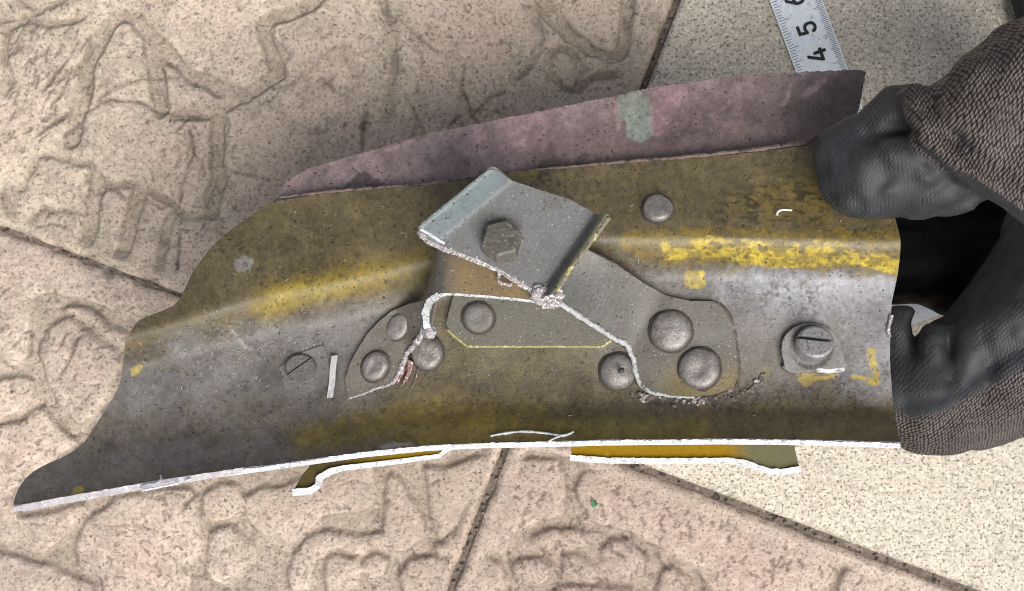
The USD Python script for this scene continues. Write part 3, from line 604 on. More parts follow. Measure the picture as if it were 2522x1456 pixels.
# ------------------------------------------------------------------ fittings on the sheet
def tone(col, n, seed=0, k=.12): 
    return np.array(col)[None] * (1 + k * np.random.default_rng(seed).standard_normal((n, 1)))
def flatcol(col): return lambda u, v: np.tile(np.array(col, float), (len(u), 1))
def plate(name, poly, zf, th, colf, parent=frag, mat=BRACKET, edge=TORN, step=5, en=0.4, seed=0, **kw):
    f, w, uv = sheet(poly, zf, th, step, en, seed)
    p = obj(name, f, mat, parent, smooth=40 if False else True, paint=colf(uv[:, 0], uv[:, 1]), **kw)
    obj('cut_edge', w, edge, p, smooth=30)
    return p
def frame_at(u, v, zf=skinz):
    e = 14
    a = P(u + e, v, float(zf(u + e, v))) - P(u - e, v, float(zf(u - e, v))); b = P(u, v - e, float(zf(u, v - e))) - P(u, v + e, float(zf(u, v + e)))
    n = np.cross(a, b); n /= np.linalg.norm(n); a -= n * np.dot(a, n); a /= np.linalg.norm(a)
    T = np.eye(4); T[:3, 0], T[:3, 1], T[:3, 2] = a, np.cross(n, a), n; T[:3, 3] = P(u, v, float(zf(u, v))); return T
def rivet(u, v, rpx, hmm, zf=skinz, dent=0.0, parent=frag, squash=1.0, lab=None, flat=0.55, seed=0, shop=None, rot=0.0):
    T = frame_at(u, v, zf); r = rpx * (CAM_H - float(zf(u, v))) / F
    t = np.linspace(0, 1, 14)
    hmm *= .62; rr = r * np.sin(t * np.pi / 2); hh = hmm * (flat * np.cos(t * np.pi / 2) + (1 - flat) * (1 - t ** 6))
    hh = hh - dent * hmm * np.exp(-(rr / (0.42 * r)) ** 2)
    prof = np.r_[[[0, hh[0]]], np.stack([rr[1:], hh[1:]], 1), [[r * 1.02, -0.6], [0, -0.6]]] * MM
    m = trimesh.creation.revolve(prof[::-1], sections=40)
    m.vertices[:, 0] *= squash
    m.vertices += (meshkit.fbm(m.vertices * 350 + seed * 9.1, 2, seed)[:, None] - .5) * 0.5 * MM * (m.vertices[:, 2:] > 0)
    m.apply_transform(T @ trimesh.transformations.rotation_matrix(rot, [0, 0, 1]))
    trimesh.repair.fix_normals(m)
    a = np.linspace(0, 2 * np.pi, 41); gr_ = np.stack([r * 1.03 * squash * np.cos(a), r * 1.03 * np.sin(a), 0 * a, 1000 + 0 * a], 1) * MM
    obj('grime_ring', tube((gr_ @ (T @ trimesh.transformations.rotation_matrix(rot, [0, 0, 1])).T)[:, :3], (.2 + .5 * noise1(np.arange(41) / 4., seed + 3)) * MM, 6, .5, seed, .6), GRIME, parent)
    return obj('rivet', m, shop or RIVET, parent, smooth=50, label=lab)

off = lambda d: (lambda u, v: skinz(u, v) + d)
# plate under the hat bracket
def plate_c(u, v):
    c = np.tile(np.array([0.085, 0.078, 0.056]), (len(u), 1)); k = sstep(800, 850, v)[:, None] * .5; return c * (1 - k) + np.array([0.09, 0.074, 0.042]) * k
Dz = lambda u, v: float(skinz(1300, 850)) + 2.0 + (850 - np.asarray(v, float)) * 0.012
YEDGE = look('yellow_edge', (0.27, 0.235, 0.085), rough=0.5, var=0.25, specks=[((0.6, 0.58, 0.4), 900, 0.56, 0.64, 0.7)])
dp = plate('backing_plate', [(1115,735),(1098,798),(1108,815),(1150,850),(1482,850),(1508,834),(1540,760),(1530,690),(1130,690)], Dz, 2.0, plate_c, edge=YEDGE, step=7, label='flat olive plate with a bright yellow lower edge')
q = dens([(1100,808),(1150,850),(1482,850),(1508,834)], 6, noise=.5)
obj('cut_edge', tube(P(q[:, 0], q[:, 1] + 3, Dz(q[:, 0], q[:, 1]) - 0.75), 0.62 * MM, 4, 0.3, 2), YEDGE, dp)
rivet(1178, 782, 39, 2.6, Dz, 0.15, lab='flat rivet on the backing plate', flat=.35, shop=look('grey_rivet', (0.12, 0.112, 0.1), rough=0.5, metallic=0.2, var=0.25, bump=0.0002), seed=1)

# left foot plate
def lfz(u, v): return skinz(u, v) + 1.9 + 4.5 * sstep(1000, 1060, np.asarray(u) + (870 - np.asarray(v)) * 0.25)
lf = plate('foot_plate', [(857,982),(850,935),(862,895),(882,858),(905,822),(932,793),(962,768),(1000,752),(1050,742),(1066,752),(1054,790),(1046,815),(1022,848),(1002,868),(985,915),(968,942),(930,952),(895,968)], lfz, 1.6, flatcol((0.12, 0.102, 0.082)), label='leaf shaped brown foot plate with two rivets')
rivet(980, 806, 36, 2.2, lfz, 0.1, lf, 0.72, 'oval rivet at the top of the leaf shaped plate', seed=2, rot=-0.6)
rivet(925, 902, 38, 3.0, lfz, 0.25, lf, 0.85, 'dented rivet at the lower end of the leaf shaped plate', seed=3, rot=-0.5)
q = dens([(857,982),(895,970),(930,955),(968,944),(985,917),(1002,870),(1022,850),(1040,822),(1046,800)], 5, noise=1.0, seed=2)
obj('torn_edge', tube(P(q[:, 0], q[:, 1], lfz(q[:, 0], q[:, 1]) - 0.4), np.interp(np.arange(len(q)), np.array([0, .4, 1]) * len(q), [0.4, 0.75, 1.3]) * MM, 4, 0.7, 4), TORN, lf)
rv = rivet(1052, 868, 44, 3.6, skinz, 0.12, frag, 0.9, 'shiny half torn rivet beside the leaf shaped plate', seed=4, flat=.6)
for k, (pts, r) in enumerate([([(1000,880),(992,915),(978,945)], 0.9), ([(1008,885),(1005,920),(990,950)], 0.8), ([(1015,890),(1010,915),(1000,940)], 0.7), ([(1030,908),(1022,940),(1010,962)], 0.25)]):
    q = dens(pts, 4, noise=2.5, seed=k + 20); obj('torn_strip', tube(P(q[:, 0], q[:, 1], skinz(q[:, 0], q[:, 1]) + 1.2 - k * .2), r * MM * np.linspace(1, .35, len(q)), 6, 0.7, k), look('torn_rust', (0.20, 0.12, 0.11), rough=0.5, metallic=.2, var=0.6, scale=900, specks=[((0.6, 0.5, 0.48), 900, 0.58, 0.64, 0.7)]) if k == 0 else '/World/Looks/torn_rust', rv)

# right foot plate rising to the hat
def rz(u, v):
    u, v = np.asarray(u, float), np.asarray(v, float)
    t = sstep(1340, 1620, u + (v - 760) * 0.55)
    e = v - (612 + (u - 1395) * 0.475); t = t + (1 - t) * .55 * (1 - sstep(-60, 250, e))
    return (1 - t) * 86.0 + t * (skinz(u, v) + 2.0)
def rcol(u, v):
    k = sstep(1480, 1600, u)[:, None]; c = np.array([0.14, 0.137, 0.125]) * (1 - k) + np.array([0.11, 0.1, 0.082]) * k
    k = (sstep(870, 940, v) * sstep(1640, 1760, u + 60))[:, None] * .75; return c * (1 - k) + np.array([0.17, 0.125, 0.035]) * k
rf = plate('foot_plate', [(1345,744),(1335,700),(1395,612),(1440,612),(1520,655),(1590,700),(1640,728),(1700,742),(1755,742),(1782,760),(1800,795),(1812,840),(1816,890),(1818,930),(1806,956),(1760,972),(1700,977),(1650,974),(1590,962),(1572,945),(1564,915),(1562,885),(1545,850),(1500,826),(1440,787),(1385,750)], rz, 1.7, rcol, label='large grey foot plate sloping down to two big rivets')
q = dens([(1375,745),(1440,787),(1500,826),(1545,850),(1560,885),(1566,920),(1578,950),(1600,966),(1650,976),(1710,979)], 5, noise=1.0, seed=12)
obj('torn_edge', tube(P(q[:, 0], q[:, 1], rz(q[:, 0], q[:, 1]) - 0.5), np.interp(np.arange(len(q)), np.array([0, .45, .6, .8, 1]) * len(q), [1., 1., 0.95, .6, .5]) * MM, 4, 0.6, 5), look('pale_edge', (0.45, 0.46, 0.46), rough=0.5, metallic=.2, var=0.3, bump=0.0004, specks=[((0.2, 0.17, 0.16), 1100, 0.62, 0.68, 0.6)]), rf)
q = dens(curve([(1640,731),(1700,745),(1752,743),(1782,760),(1802,795),(1813,840),(1819,900),(1819,932),(1806,957),(1765,974)], 6), 6, noise=2.0, seed=44)
obj('sealant_bead', tube(P(q[:, 0], q[:, 1], skinz(q[:, 0], q[:, 1]) + .6), (.15 + .75 * noise1(np.arange(len(q)) / 3., 8)) * MM, 6, .5, 3, .7), look('old_sealant', (0.085, 0.067, 0.054), rough=.7, var=.5, scale=500, specks=[((0.3, 0.26, 0.22), 600, 0.6, 0.66, 0.7)]), rf)
rivet(1652, 815, 51, 4.2, rz, 0.0, rf, 1, 'large domed rivet high on the grey foot plate', seed=5)
rivet(1722, 908, 51, 4.4, rz, 0.22, rf, 1, 'large dented rivet low on the grey foot plate', seed=6)
rivet(1522, 915, 45, 4.6, skinz, 0.03, frag, 1, 'domed rivet with a dark pit beside the grey foot plate', seed=7, flat=.75)
m = trimesh.creation.icosphere(1, 0.8 * MM); m.vertices *= [1.2, 1.0, .5]; m.vertices *= rng.uniform(.8, 1.2, (len(m.vertices), 1)); m.apply_translation(P(1530, 912, float(skinz(1522, 915)) + 4.5)); obj('dirt_speck', m, INK, frag)
rivet(1620, 515, 37, 3.6, skinz, 0.05, frag, 1, 'single domed rivet below the pink flange', seed=8)

# hat bracket (cut through: the curled section shows)
sec = curve([(1062,826,66.5),(1052,815,66.8),(1044,795,69),(1042,772,74),(1048,748,79),(1066,731,83.5),(1095,722,85.5),(1200,728,86),(1330,742,86.5)], 5)
n = len(sec); kk = np.linspace(0, 1, 12)
back = sec + np.array([24, -128, 0.0]); back[:, 0] = np.where(sec[:, 0] > 1100, sec[:, 0] + 24, back[:, 0])
grid = sec[None] * (1 - kk[:, None, None]) + back[None] * kk[:, None, None]
pts = P(grid[..., 0], grid[..., 1], grid[..., 2]); idx = np.arange(12 * n).reshape(12, n)
q4 = np.stack([idx[:-1, :-1], idx[:-1, 1:], idx[1:, 1:], idx[1:, :-1]], -1).reshape(-1, 4)
tm = trimesh.Trimesh(*meshkit.arrays((pts.reshape(-1, 3), q4))[:2], process=False)
if tm.face_normals[:, 2].mean() < 0: tm.invert()
nn = meshkit.arrays(tm, True)[2]; inner = tm.vertices - nn * 1.7 * MM
hm = trimesh.Trimesh(np.vstack([tm.vertices, inner]), np.vstack([tm.faces, tm.faces[:, ::-1] + len(inner)]), process=False)
uu = grid[..., 0].ravel(); hc = np.tile(np.array([0.17, 0.112, 0.042]), (len(uu), 1)); k = (1 - sstep(1075, 1150, uu))[:, None]; hc = hc * (1 - k) + np.array([0.10, 0.09, 0.078]) * k
hat = obj('hat_bracket', hm, BRACKET, frag, smooth=True, paint=np.vstack([hc, hc]), label='bent brown bracket cut through above the backing plate')
nin = nn.reshape(12, n, 3)[0]
mid_ = P(sec[:, 0], sec[:, 1], sec[:, 2]) - nin * 0.85 * MM
obj('cut_edge', tube(mid_, np.interp(sec[:, 0], [1040, 1060, 1100, 1330], [1.4, 1.3, 0.9, 0.9]) * MM, 4, 0.5, 7), SAWN, hat, smooth=25, label='bright sawn section of the bent bracket')
m = trimesh.creation.icosphere(3, 2.0 * MM); m.vertices *= 1 + .35 * (meshkit.fbm(m.vertices * 900, 3, 3)[:, None] - .5) * 2; m.apply_translation(P(1058, 818, 67.5)); obj('torn_end', m, TORN, hat, smooth=50)

# diamond clip bolted on top
la = np.array([1032, 562.0]); lb = np.array([1205, 420.0]); ld = (lb - la) / np.linalg.norm(lb - la); lnm = np.array([-ld[1], ld[0]])
ra = np.array([1497, 530.0]); rb = np.array([1372, 712.0]); rdd = (rb - ra) / np.linalg.norm(rb - ra); rnm = np.array([-rdd[1], rdd[0]])
def dz_(u, v):
    u, v = np.asarray(u, float), np.asarray(v, float)
    dl = np.abs((u - la[0]) * lnm[0] + (v - la[1]) * lnm[1]); dr = np.abs((u - ra[0]) * rnm[0] + (v - ra[1]) * rnm[1])
    return 90.5 + 7.0 * (1 - sstep(0, 62, dl)) ** 1.3 + 5.0 * (1 - sstep(4, 30, dr)) ** 1.2 + 0.012 * (v - 600) * -1
def dcol(u, v):
    dl = np.abs((u - la[0]) * lnm[0] + (v - la[1]) * lnm[1])[:, None]; dr = np.abs((u - ra[0]) * rnm[0] + (v - ra[1]) * rnm[1])[:, None]
    c = np.tile(np.array([0.10, 0.102, 0.102]), (len(u), 1)); k = 1 - sstep(25, 75, dl); c = c * (1 - k) + np.array([0.155, 0.19, 0.2]) * k
    k = 1 - sstep(8, 18, dr); return c * (1 - k) + np.array([0.15, 0.145, 0.09]) * k
dm = plate('clip_plate', [(1032,566),(1040,548),(1110,492),(1185,430),(1207,418),(1232,424),(1245,436),(1262,446),(1330,468),(1400,490),(1470,528),(1496,527),(1502,535),(1465,585),(1430,630),(1405,660),(1385,700),(1366,722),(1345,730),(1290,700),(1240,668),(1190,645),(1130,622),(1085,606),(1050,590)], dz_, 1.9, dcol, edge=TORN, step=5, en=0.7, seed=5, label='diamond shaped grey clip plate with a hex bolt')
q = dens([(1034,570),(1050,590),(1085,606),(1130,622),(1190,645),(1240,668),(1290,700),(1345,732)], 5, noise=1.0, seed=15)
obj('torn_edge', tube(P(q[:, 0], q[:, 1] + 3, dz_(q[:, 0], q[:, 1]) - 0.9), (0.6 + .75 * noise1(np.arange(len(q)) / 4., 3)) * MM, 4, 0.6, 8), TORN, dm, smooth=25)
q = dens([(1036,566),(1060,580),(1095,602)], 4, noise=.8, seed=16); obj('torn_edge', tube(P(q[:, 0], q[:, 1] - 2, dz_(q[:, 0], q[:, 1]) + .05), .5 * MM, 7, 0.5, 8), BARE, dm)
q = dens([(1500,534),(1465,585),(1430,630),(1405,660),(1385,700),(1372,718)], 5, noise=1.0, seed=17)
obj('torn_edge', tube(P(q[:, 0], q[:, 1], dz_(q[:, 0], q[:, 1]) - 0.5), np.linspace(.9, 0.6, len(q)) * MM, 4, 0.5, 9), look('yellow_torn', (0.19, 0.175, 0.115), rough=0.55, var=0.5, scale=500, bump=.0005, specks=[((0.6, 0.52, 0.2), 260, 0.56, 0.62, 0.8), ((0.12, 0.09, 0.06), 500, 0.58, 0.63, 0.8)]), dm, label='yellow flecked torn edge of the clip plate')
m = trimesh.creation.icosphere(4, 1.0); d = m.vertices.copy(); m.vertices *= np.array([4.0, 3.0, 1.6]) * (1 + 1.1 * (meshkit.fbm(d * 2.6 + 4, 3, 6)[:, None] - .5))
m.vertices *= MM; m.apply_transform(trimesh.transformations.rotation_matrix(-0.35, [0, 0, 1])); m.apply_translation(P(1348, 727, 89.0)); obj('torn_lump', m, TORN, dm, smooth=30, label='jagged pale lump of torn metal at the lower corner')
for pts in ([(1232,672),(1228,690),(1245,700),(1262,702)], [(1248,682),(1275,690),(1298,702)], [(1302,708),(1310,722),(1325,735)]):
    q = curve(pts, 4); obj('torn_strip', tube(P(q[:, 0], q[:, 1], 88.5 + 0 * q[:, 0]), .55 * MM, 6, .6, 3), TORN, dm)
# hex bolt head
r = 49 * (CAM_H - 97) / F
ang = np.radians(15) + np.arange(6) * np.pi / 3
def ring_(rad, z): return [(rad * math.cos(a) * MM, rad * math.sin(a) * MM, z * MM) for a in ang]
hx = Manifold.hull_points(np.array(ring_(r * 1.05, 0) + ring_(r * 1.05, 5.2) + ring_(r * .93, 5.9)))
hx = trimesh.Trimesh(*meshkit.arrays(hx)[:2]); hx = hx.subdivide().subdivide().subdivide(); hx.vertices += (meshkit.fbm(hx.vertices * 500, 3, 2)[:, None] - .5) * .5 * MM
hx.apply_transform(trimesh.transformations.rotation_matrix(-0.36, [1, 0, 0])); hx.apply_translation(P(1236, 606, 91.0)); 
obj('hex_bolt', hx, look('bolt_head', (0.125, 0.115, 0.095), rough=0.5, metallic=.25, var=.3, scale=900, bump=.0003, specks=[((0.4, 0.36, 0.3), 900, 0.6, 0.66, 0.6)]), dm, smooth=25, label='worn hexagonal bolt head')

# anchor nuts: D shaped clip with slotted screw at the right, flattened one at the left
nz = off(1.3)
def dshape(cx, cy, w, h, rot=0.0):
    t = np.linspace(np.pi, 2 * np.pi, 24); p = np.vstack([np.stack([w * np.cos(t), h * 0.15 + h * 0.95 * np.sin(t)], 1), [(w * 1.02, h * .9), (w * .9, h), (-w * .8, h * .98), (-w * .97, h * .8)]])
    c, s = math.cos(rot), math.sin(rot); return np.stack([cx + p[:, 0] * c - p[:, 1] * s, cy + p[:, 0] * s + p[:, 1] * c], 1)
NUTG = flatcol((0.19, 0.18, 0.17))
def cupz(u, v):
    d = np.hypot(np.asarray(u, float) - 1998, np.asarray(v, float) - 855); return nz(u, v) + 0.8 * sstep(44, 56, d)
nut = plate('nut_clip', [(1925,866),(1927,842),(1938,822),(1956,807),(1980,799),(2004,797),(2030,803),(2052,818),(2068,842),(2076,872),(2081,905),(2077,915),(2010,914),(1950,917),(1934,909)], cupz, 1.6, NUTG, step=4, label='D shaped clip round a slotted screw near the right end')
q = dens([(1928,900),(1945,914),(2000,912)], 5); obj('cut_edge', tube(P(q[:, 0], q[:, 1], skinz(q[:, 0], q[:, 1]) + .9), .8 * MM, 7, .2, 1), RIVET, nut)
q = dens([(2010,911),(2040,914),(2078,910)], 5, noise=.4); obj('cut_edge', tube(P(q[:, 0], q[:, 1] - 2, skinz(q[:, 0], q[:, 1]) + 1.3), 0.95 * MM, 7, .15, 1), BARE, nut, label='white chipped strip on the clip edge')
def screw(u, v, rpx, hmm, slot, zf, parent, rot, name='slotted_screw', mat=None, lab=None, sq=.9, tilt=0.0):
    T = frame_at(u, v, zf); r = rpx * (CAM_H - float(zf(u, v))) / F
    a = np.arange(48) / 48 * 2 * np.pi
    cyl = Manifold.hull_points(np.array([(r * math.cos(x) * MM, sq * r * math.sin(x) * MM, z * MM) for x in a for z in (-.8, hmm - .7)] + [(.86 * r * math.cos(x) * MM, sq * .86 * r * math.sin(x) * MM, hmm * MM) for x in a]))
    s = Manifold.cube([3 * r * MM, slot * MM, hmm * MM], True).translate([0, 0, hmm * MM]).rotate([0, 0, math.degrees(rot)])
    m = trimesh.Trimesh(*meshkit.arrays(cyl - s.translate([0, 0.12 * r * MM, 0]))[:2]); m.apply_transform(T @ trimesh.transformations.rotation_matrix(tilt, [1, 0, 0]))
    return obj(name, m, mat or look('screw_steel', (0.27, 0.26, 0.265), rough=0.42, metallic=.35, var=.25, scale=900, bump=.0002, specks=[((0.08, 0.07, 0.06), 900, 0.6, 0.66, 0.6)]), parent, smooth=35, label=lab)
screw(1999, 853, 45, 5.6, 1.1, off(0.9), nut, -0.12, tilt=-0.34)
ln = plate('nut_clip', [(690,905),(715,880),(760,862),(795,850),(805,870),(812,905),(815,945),(790,955),(740,975),(700,960)], off(0.6), 0.9, flatcol((0.115, 0.107, 0.1)), edge=BRACKET and RIVET, step=5, label='flat dirty clip plate near the left end')
screw(742, 905, 40, 2.0, 0.36, off(0.1), ln, 0.62, mat=look('dirty_screw', (0.115, 0.108, 0.104), rough=.5, metallic=.15, var=.3, bump=.0004, grime=(0.05, 0.042, 0.036), gscale=300, gamount=.6), sq=.85, tilt=-.12)
# small blind rivet rings in the skin
for (u, v, rr_) in ((1890, 862, 30), (2112, 880, 30)):
    a = np.linspace(0, 2 * np.pi, 40); q = np.stack([u + rr_ * np.cos(a), v + rr_ * .9 * np.sin(a)], 1)
    m = tube(P(q[:, 0], q[:, 1], skinz(q[:, 0], q[:, 1]) + -0.07), 0.12 * MM, 6, .3, 2); obj('flush_rivet', m, look('ring_dirt', (0.12, 0.11, 0.105), rough=.6, var=.4) if u == 1890 else '/World/Looks/ring_dirt', frag)
# sealant crumbs below the right foot plate
cr = []
for _ in range(150):
    t = gr.random(); u = 1560 + 320 * t + gr.normal(0, 6); v = float(np.interp(u, [1560, 1700, 1800, 1850, 1880], [972, 988, 980, 955, 925])) + gr.normal(0, 5)
    m = trimesh.creation.icosphere(0, gr.uniform(.25, .75) * MM); m.vertices *= gr.uniform(.6, 1.4, (len(m.vertices), 1)); m.apply_translation(P(u, v, float(skinz(u, v)) + .15)); cr.append(m)
obj('sealant_crumbs', cat(cr), look('crumb', (0.15, 0.12, 0.10), rough=.8, var=.6, scale=300, specks=[((0.5, 0.45, 0.42), 300, 0.58, 0.62, 0.7)]), frag, smooth=False, kind='stuff')

# stringers showing below the lower lip
def ycol(u, v):
    k = sstep(1780, 1860, u)[:, None]; return np.array([0.34, 0.205, 0.008]) * (1 - k) + np.array([0.17, 0.16, 0.085]) * k
sz1 = lambda u, v: base_z(np.asarray(u, float)) - 9 + 0.035 * (np.asarray(v, float) - 1040)
st = plate('stringer', [(1402,1040),(1940,1040),(1956,1095),(1962,1125),(1970,1153),(1930,1158),(1895,1158),(1868,1149),(1840,1139),(1800,1131),(1700,1131),(1500,1130),(1408,1124)], sz1, 2.0, ycol, mat=AMBER, edge=BARE, step=8, label='amber yellow strip under the lower edge at the right')
q = dens([(1404,1127),(1500,1134),(1700,1135),(1800,1134),(1838,1141),(1868,1152),(1895,1161),(1930,1161),(1970,1155)], 5, noise=1.0, seed=30)
obj('cut_edge', tube(P(q[:, 0], q[:, 1], sz1(q[:, 0], q[:, 1]) - .3), 1.25 * MM, 4, .25, 3), BARE, st, smooth=25)
def ycol2(u, v):
    k = (1 - sstep(800, 1000, u))[:, None]; c = np.array([0.30, 0.20, 0.01]) * (1 - k) + np.array([0.09, 0.07, 0.025]) * k; return c
sz2 = lambda u, v: base_z(np.asarray(u, float)) - 8 + 0.035 * (np.asarray(v, float) - 1040)
st2 = plate('stringer', [(775,1100),(1130,1060),(1112,1098),(1080,1120),(960,1136),(850,1149),(812,1157),(788,1174),(782,1194),(768,1206),(722,1208),(745,1170),(768,1140)], sz2, 2.0, ycol2, mat=AMBER, edge=BARE, step=7, label='dark yellow bent strip under the lower edge at the left')
q = dens([(722,1212),(766,1208),(783,1197),(788,1176),(812,1161),(850,1152),(960,1139),(1080,1123),(1113,1100)], 5, noise=.9, seed=31)
obj('cut_edge', tube(P(q[:, 0], q[:, 1], sz2(q[:, 0], q[:, 1]) - .3), np.interp(q[:, 0], [720, 790, 850, 1113], [1.5, 1.45, 1.2, .9]) * MM, 4, .25, 4), BARE, st2, smooth=25)

# ------------------------------------------------------------------ loose bits
q = dens([(824,876),(820,905),(818,940),(812,980)], 5)
sl = trimesh.util.concatenate([])if False else None
cs = P(q[:, 0], q[:, 1], skinz(q[:, 0], q[:, 1]) + 1.6); wv = np.array([1.0, 0.1, 0.25]) / np.linalg.norm([1.0, .1, .25])
L_, R_ = cs - wv * .95 * MM, cs + wv * .95 * MM; dn = np.array([0, 0, .45 * MM]); nq = len(cs)
vv = np.vstack([L_, R_, R_ - dn, L_ - dn]); i = np.arange(nq - 1); fs = []
for a_, b_ in ((0, 1), (1, 2), (2, 3), (3, 0)): fs.append(np.stack([a_ * nq + i, b_ * nq + i, b_ * nq + i + 1, a_ * nq + i + 1], 1))
fs.append(np.array([[0, 3 * nq, 2 * nq, nq], [nq - 1, 2 * nq - 1, 3 * nq - 1, 4 * nq - 1]]))
sm = trimesh.Trimesh(*meshkit.arrays((vv, np.vstack(fs)))[:2], process=False); trimesh.repair.fix_normals(sm)
obj('metal_sliver', sm, look('sliver', (0.5, 0.49, 0.5), rough=.5, metallic=.2, var=.3, specks=[((0.2, 0.16, 0.14), 700, 0.6, 0.66, 0.5)]), smooth=False, label='pale straight metal sliver lying left of the leaf shaped plate', category='metal sliver')
q = curve([(1913,530),(1918,520),(1930,517),(1950,518)], 3)
obj('metal_shaving', tube(P(q[:, 0], q[:, 1], skinz(q[:, 0], q[:, 1]) + .9 + .8 * np.sin(np.linspace(0, 3, len(q)))), .32 * MM, 6, .2, 2), look('shaving', (0.75, 0.72, 0.68), rough=.4, metallic=.3), label='curled white shaving on the olive face left of the glove', category='metal shaving')
sw = []
for _ in range(330):
    if gr.random() < .55: u, v = gr.normal(620, 170), gr.normal(850, 60)
    else: u, v = gr.uniform(400, 2100), gr.uniform(450, 1040)
    if not shapely.contains_xy(shapely.Polygon(skin_poly).buffer(-30), u, v): continue
    if 1040 < u < 1530 and 420 < v < 850 or 850 < u < 1070 and v > 740: continue
    a = gr.uniform(0, 2 * np.pi); L = gr.uniform(1.5, 5); c = gr.normal(0, 2.5)
    q = np.array([(u - L * math.cos(a), v - L * math.sin(a)), (u - c * math.sin(a), v + c * math.cos(a)), (u + L * math.cos(a), v + L * math.sin(a))])
    sw.append(tube(P(q[:, 0], q[:, 1], skinz(q[:, 0], q[:, 1]) + .15), gr.uniform(.04, .10) * MM, 4))
obj('metal_swarf', cat(sw), look('swarf', (0.42, 0.39, 0.34), rough=.5, metallic=.2, var=.3), smooth=False, label='fine pale metal swarf scattered over the olive sheet', category='metal swarf', kind='stuff')
def leaf(poly, z, label):
    f, w, uv = sheet(poly, lambda u, v: z + 0.5 * np.sin(np.asarray(u) / 9.) + 0.4 * np.cos(np.asarray(v) / 7.), 0.25, 3)
    obj('leaf_scrap', cat([f, w]), LEAF, smooth=True, label=label, category='leaf')
leaf([(2466,92),(2470,80),(2480,72),(2490,74),(2512,88),(2530,100),(2520,125),(2480,118)], 1.2, 'green leaf scrap beside the glove at the top right')
leaf([(1456,1238),(1460,1231),(1464,1238),(1474,1240),(1466,1250),(1459,1250)], 1.0, 'tiny green leaf scrap on the pink tile')
cs_ = thing('pale_case', label='pale grey case with black rim at the top right corner', category='case')
q = np.array([(2490,-60),(2502,-10),(2512,30),(2523,62),(2545,100),(2600,140),(2700,160),(2900,120),(2900,-260),(2520,-260)])
f, w, uv = sheet(q + [26, 0], lambda u, v: 9 + 0 * np.asarray(u, float), 7, 14); obj('body', cat([f, w]), CASE, cs_, smooth=30)
qq = dens(q[:-2], 10) + [14, 0]; obj('rim', tube(P(qq[:, 0], qq[:, 1], 5 + 0 * qq[:, 0]), 3.2 * MM, 10, flat=1.3), RUBBER, cs_)

# ------------------------------------------------------------------ gloved hand
def cap(p, a, b, ra, rb):
    ab = b - a; t = np.clip(((p - a) @ ab) / max(ab @ ab, 1e-9), 0, 1); return np.linalg.norm(p - a - t[:, None] * ab, axis=1) - (ra + (rb - ra) * t)
PM = lambda u, v, z: P(u, v, z) / MM
chains = {
 'thumb': [(2130,432,82.5,12.6),(2240,412,86,13.5),(2330,382,90,14),(2430,325,96,17.5),(2560,275,97,25),(2850,380,80,38)],
 'index': [(2080,940,42,13.5),(2205,955,45,15.5),(2300,965,46,20),(2420,922,47,21.5),(2560,850,50,27),(2850,640,58,44)],
 'middle': [(2180,655,26,12.5),(2350,650,26,13.8),(2520,650,30,18),(2850,600,45,40)],
 'little': [(2345,715,24,9.5),(2480,690,30,14),(2850,600,45,40)],
 'ring': [(2230,530,18,12),(2420,530,20,14),(2600,550,28,22),(2850,560,40,36)],
 'palm': [(2850,380,80,38),(2900,560,60,42),(2850,640,58,44)],
 'wrist': [(2900,520,66,40),(3300,480,72,34)],
}
folds = [  # cloth folds and hem: tight blend
 [(2085,375,82,9.0),(2150,330,87,7.5),(2215,262,92,6.2),(2250,232,94,3.6)],
 [(2246,236,99,3.4),(2280,325,105,4.6),(2362,402,107.5,5.2),(2450,452,107,5.6),(2545,530,101,6.5),(2640,620,93,8)],
 [(2348,300,103,11),(2450,255,109,14),(2570,225,110,21)],
 [(2420,360,112,7),(2540,440,110,9)],
 [(2216,800,50,6.5),(2222,940,50,9)],
 [(2296,852,55,8),(2300,930,56,9)],
 [(2400,860,58,10),(2520,780,62,13)],
 [(2190,500,80,6),(2300,480,84,7),(2420,440,90,8)],
 [(2150,400,90,7),(2260,370,96,7)],
]
h_ = 1.15
lo = np.array([75.0, -62.0, 2.0]); hi = np.array([190.0, 82.0, 132.0])
nx, ny, nz_ = (np.ceil((hi - lo) / h_)).astype(int) + 1
G = np.stack(np.meshgrid(lo[0] + np.arange(nx) * h_, lo[1] + np.arange(ny) * h_, lo[2] + np.arange(nz_) * h_, indexing='ij'), -1).reshape(-1, 3)
def smin(a, b, k):
    h = np.clip(.5 + .5 * (b - a) / k, 0, 1); return b + (a - b) * h - k * h * (1 - h)
def chain_sdf(c, p):
    pts_ = [(PM(u, v, z), r) for u, v, z, r in c]; d = None
    for (a, ra), (b, rb) in zip(pts_[:-1], pts_[1:]):
        e = cap(p, a, b, ra, rb); d = e if d is None else np.minimum(d, e)
    return d
D = None
for nme, c in chains.items():
    e = chain_sdf(c, G); D = e if D is None else smin(D, e, 3.5)
for c in folds: D = smin(D, chain_sdf(c, G), 1.3)
D += (meshkit.fbm(G / 16, 2, 12) - .5) * 2.4
def px_dist(path, u, v): return shapely.distance(shapely.LineString(path), shapely.points(u, v))
k_ = F / (CAM_H - np.clip(G[:, 2], 0, 200)); gu = 1261 + G[:, 0] * k_; gv = 728 - G[:, 1] * k_
def press(path, depth, w, m):
    k = m > 1e-3; d = px_dist(path, gu[k], gv[k]); D[k] += m[k] * depth * np.exp(-(d / w) ** 2)
dt_ = chain_sdf(chains['thumb'], G); di_ = chain_sdf(chains['index'], G); fade = 1 - sstep(4, 10, np.abs(D))
near = fade * sstep(72, 84, G[:, 2]) * (1 - sstep(-2, 8, dt_ - di_))
press([(2232,330),(2262,372),(2338,440),(2440,490),(2535,570)], 2.4, 22, near)          # under the hem of the knit
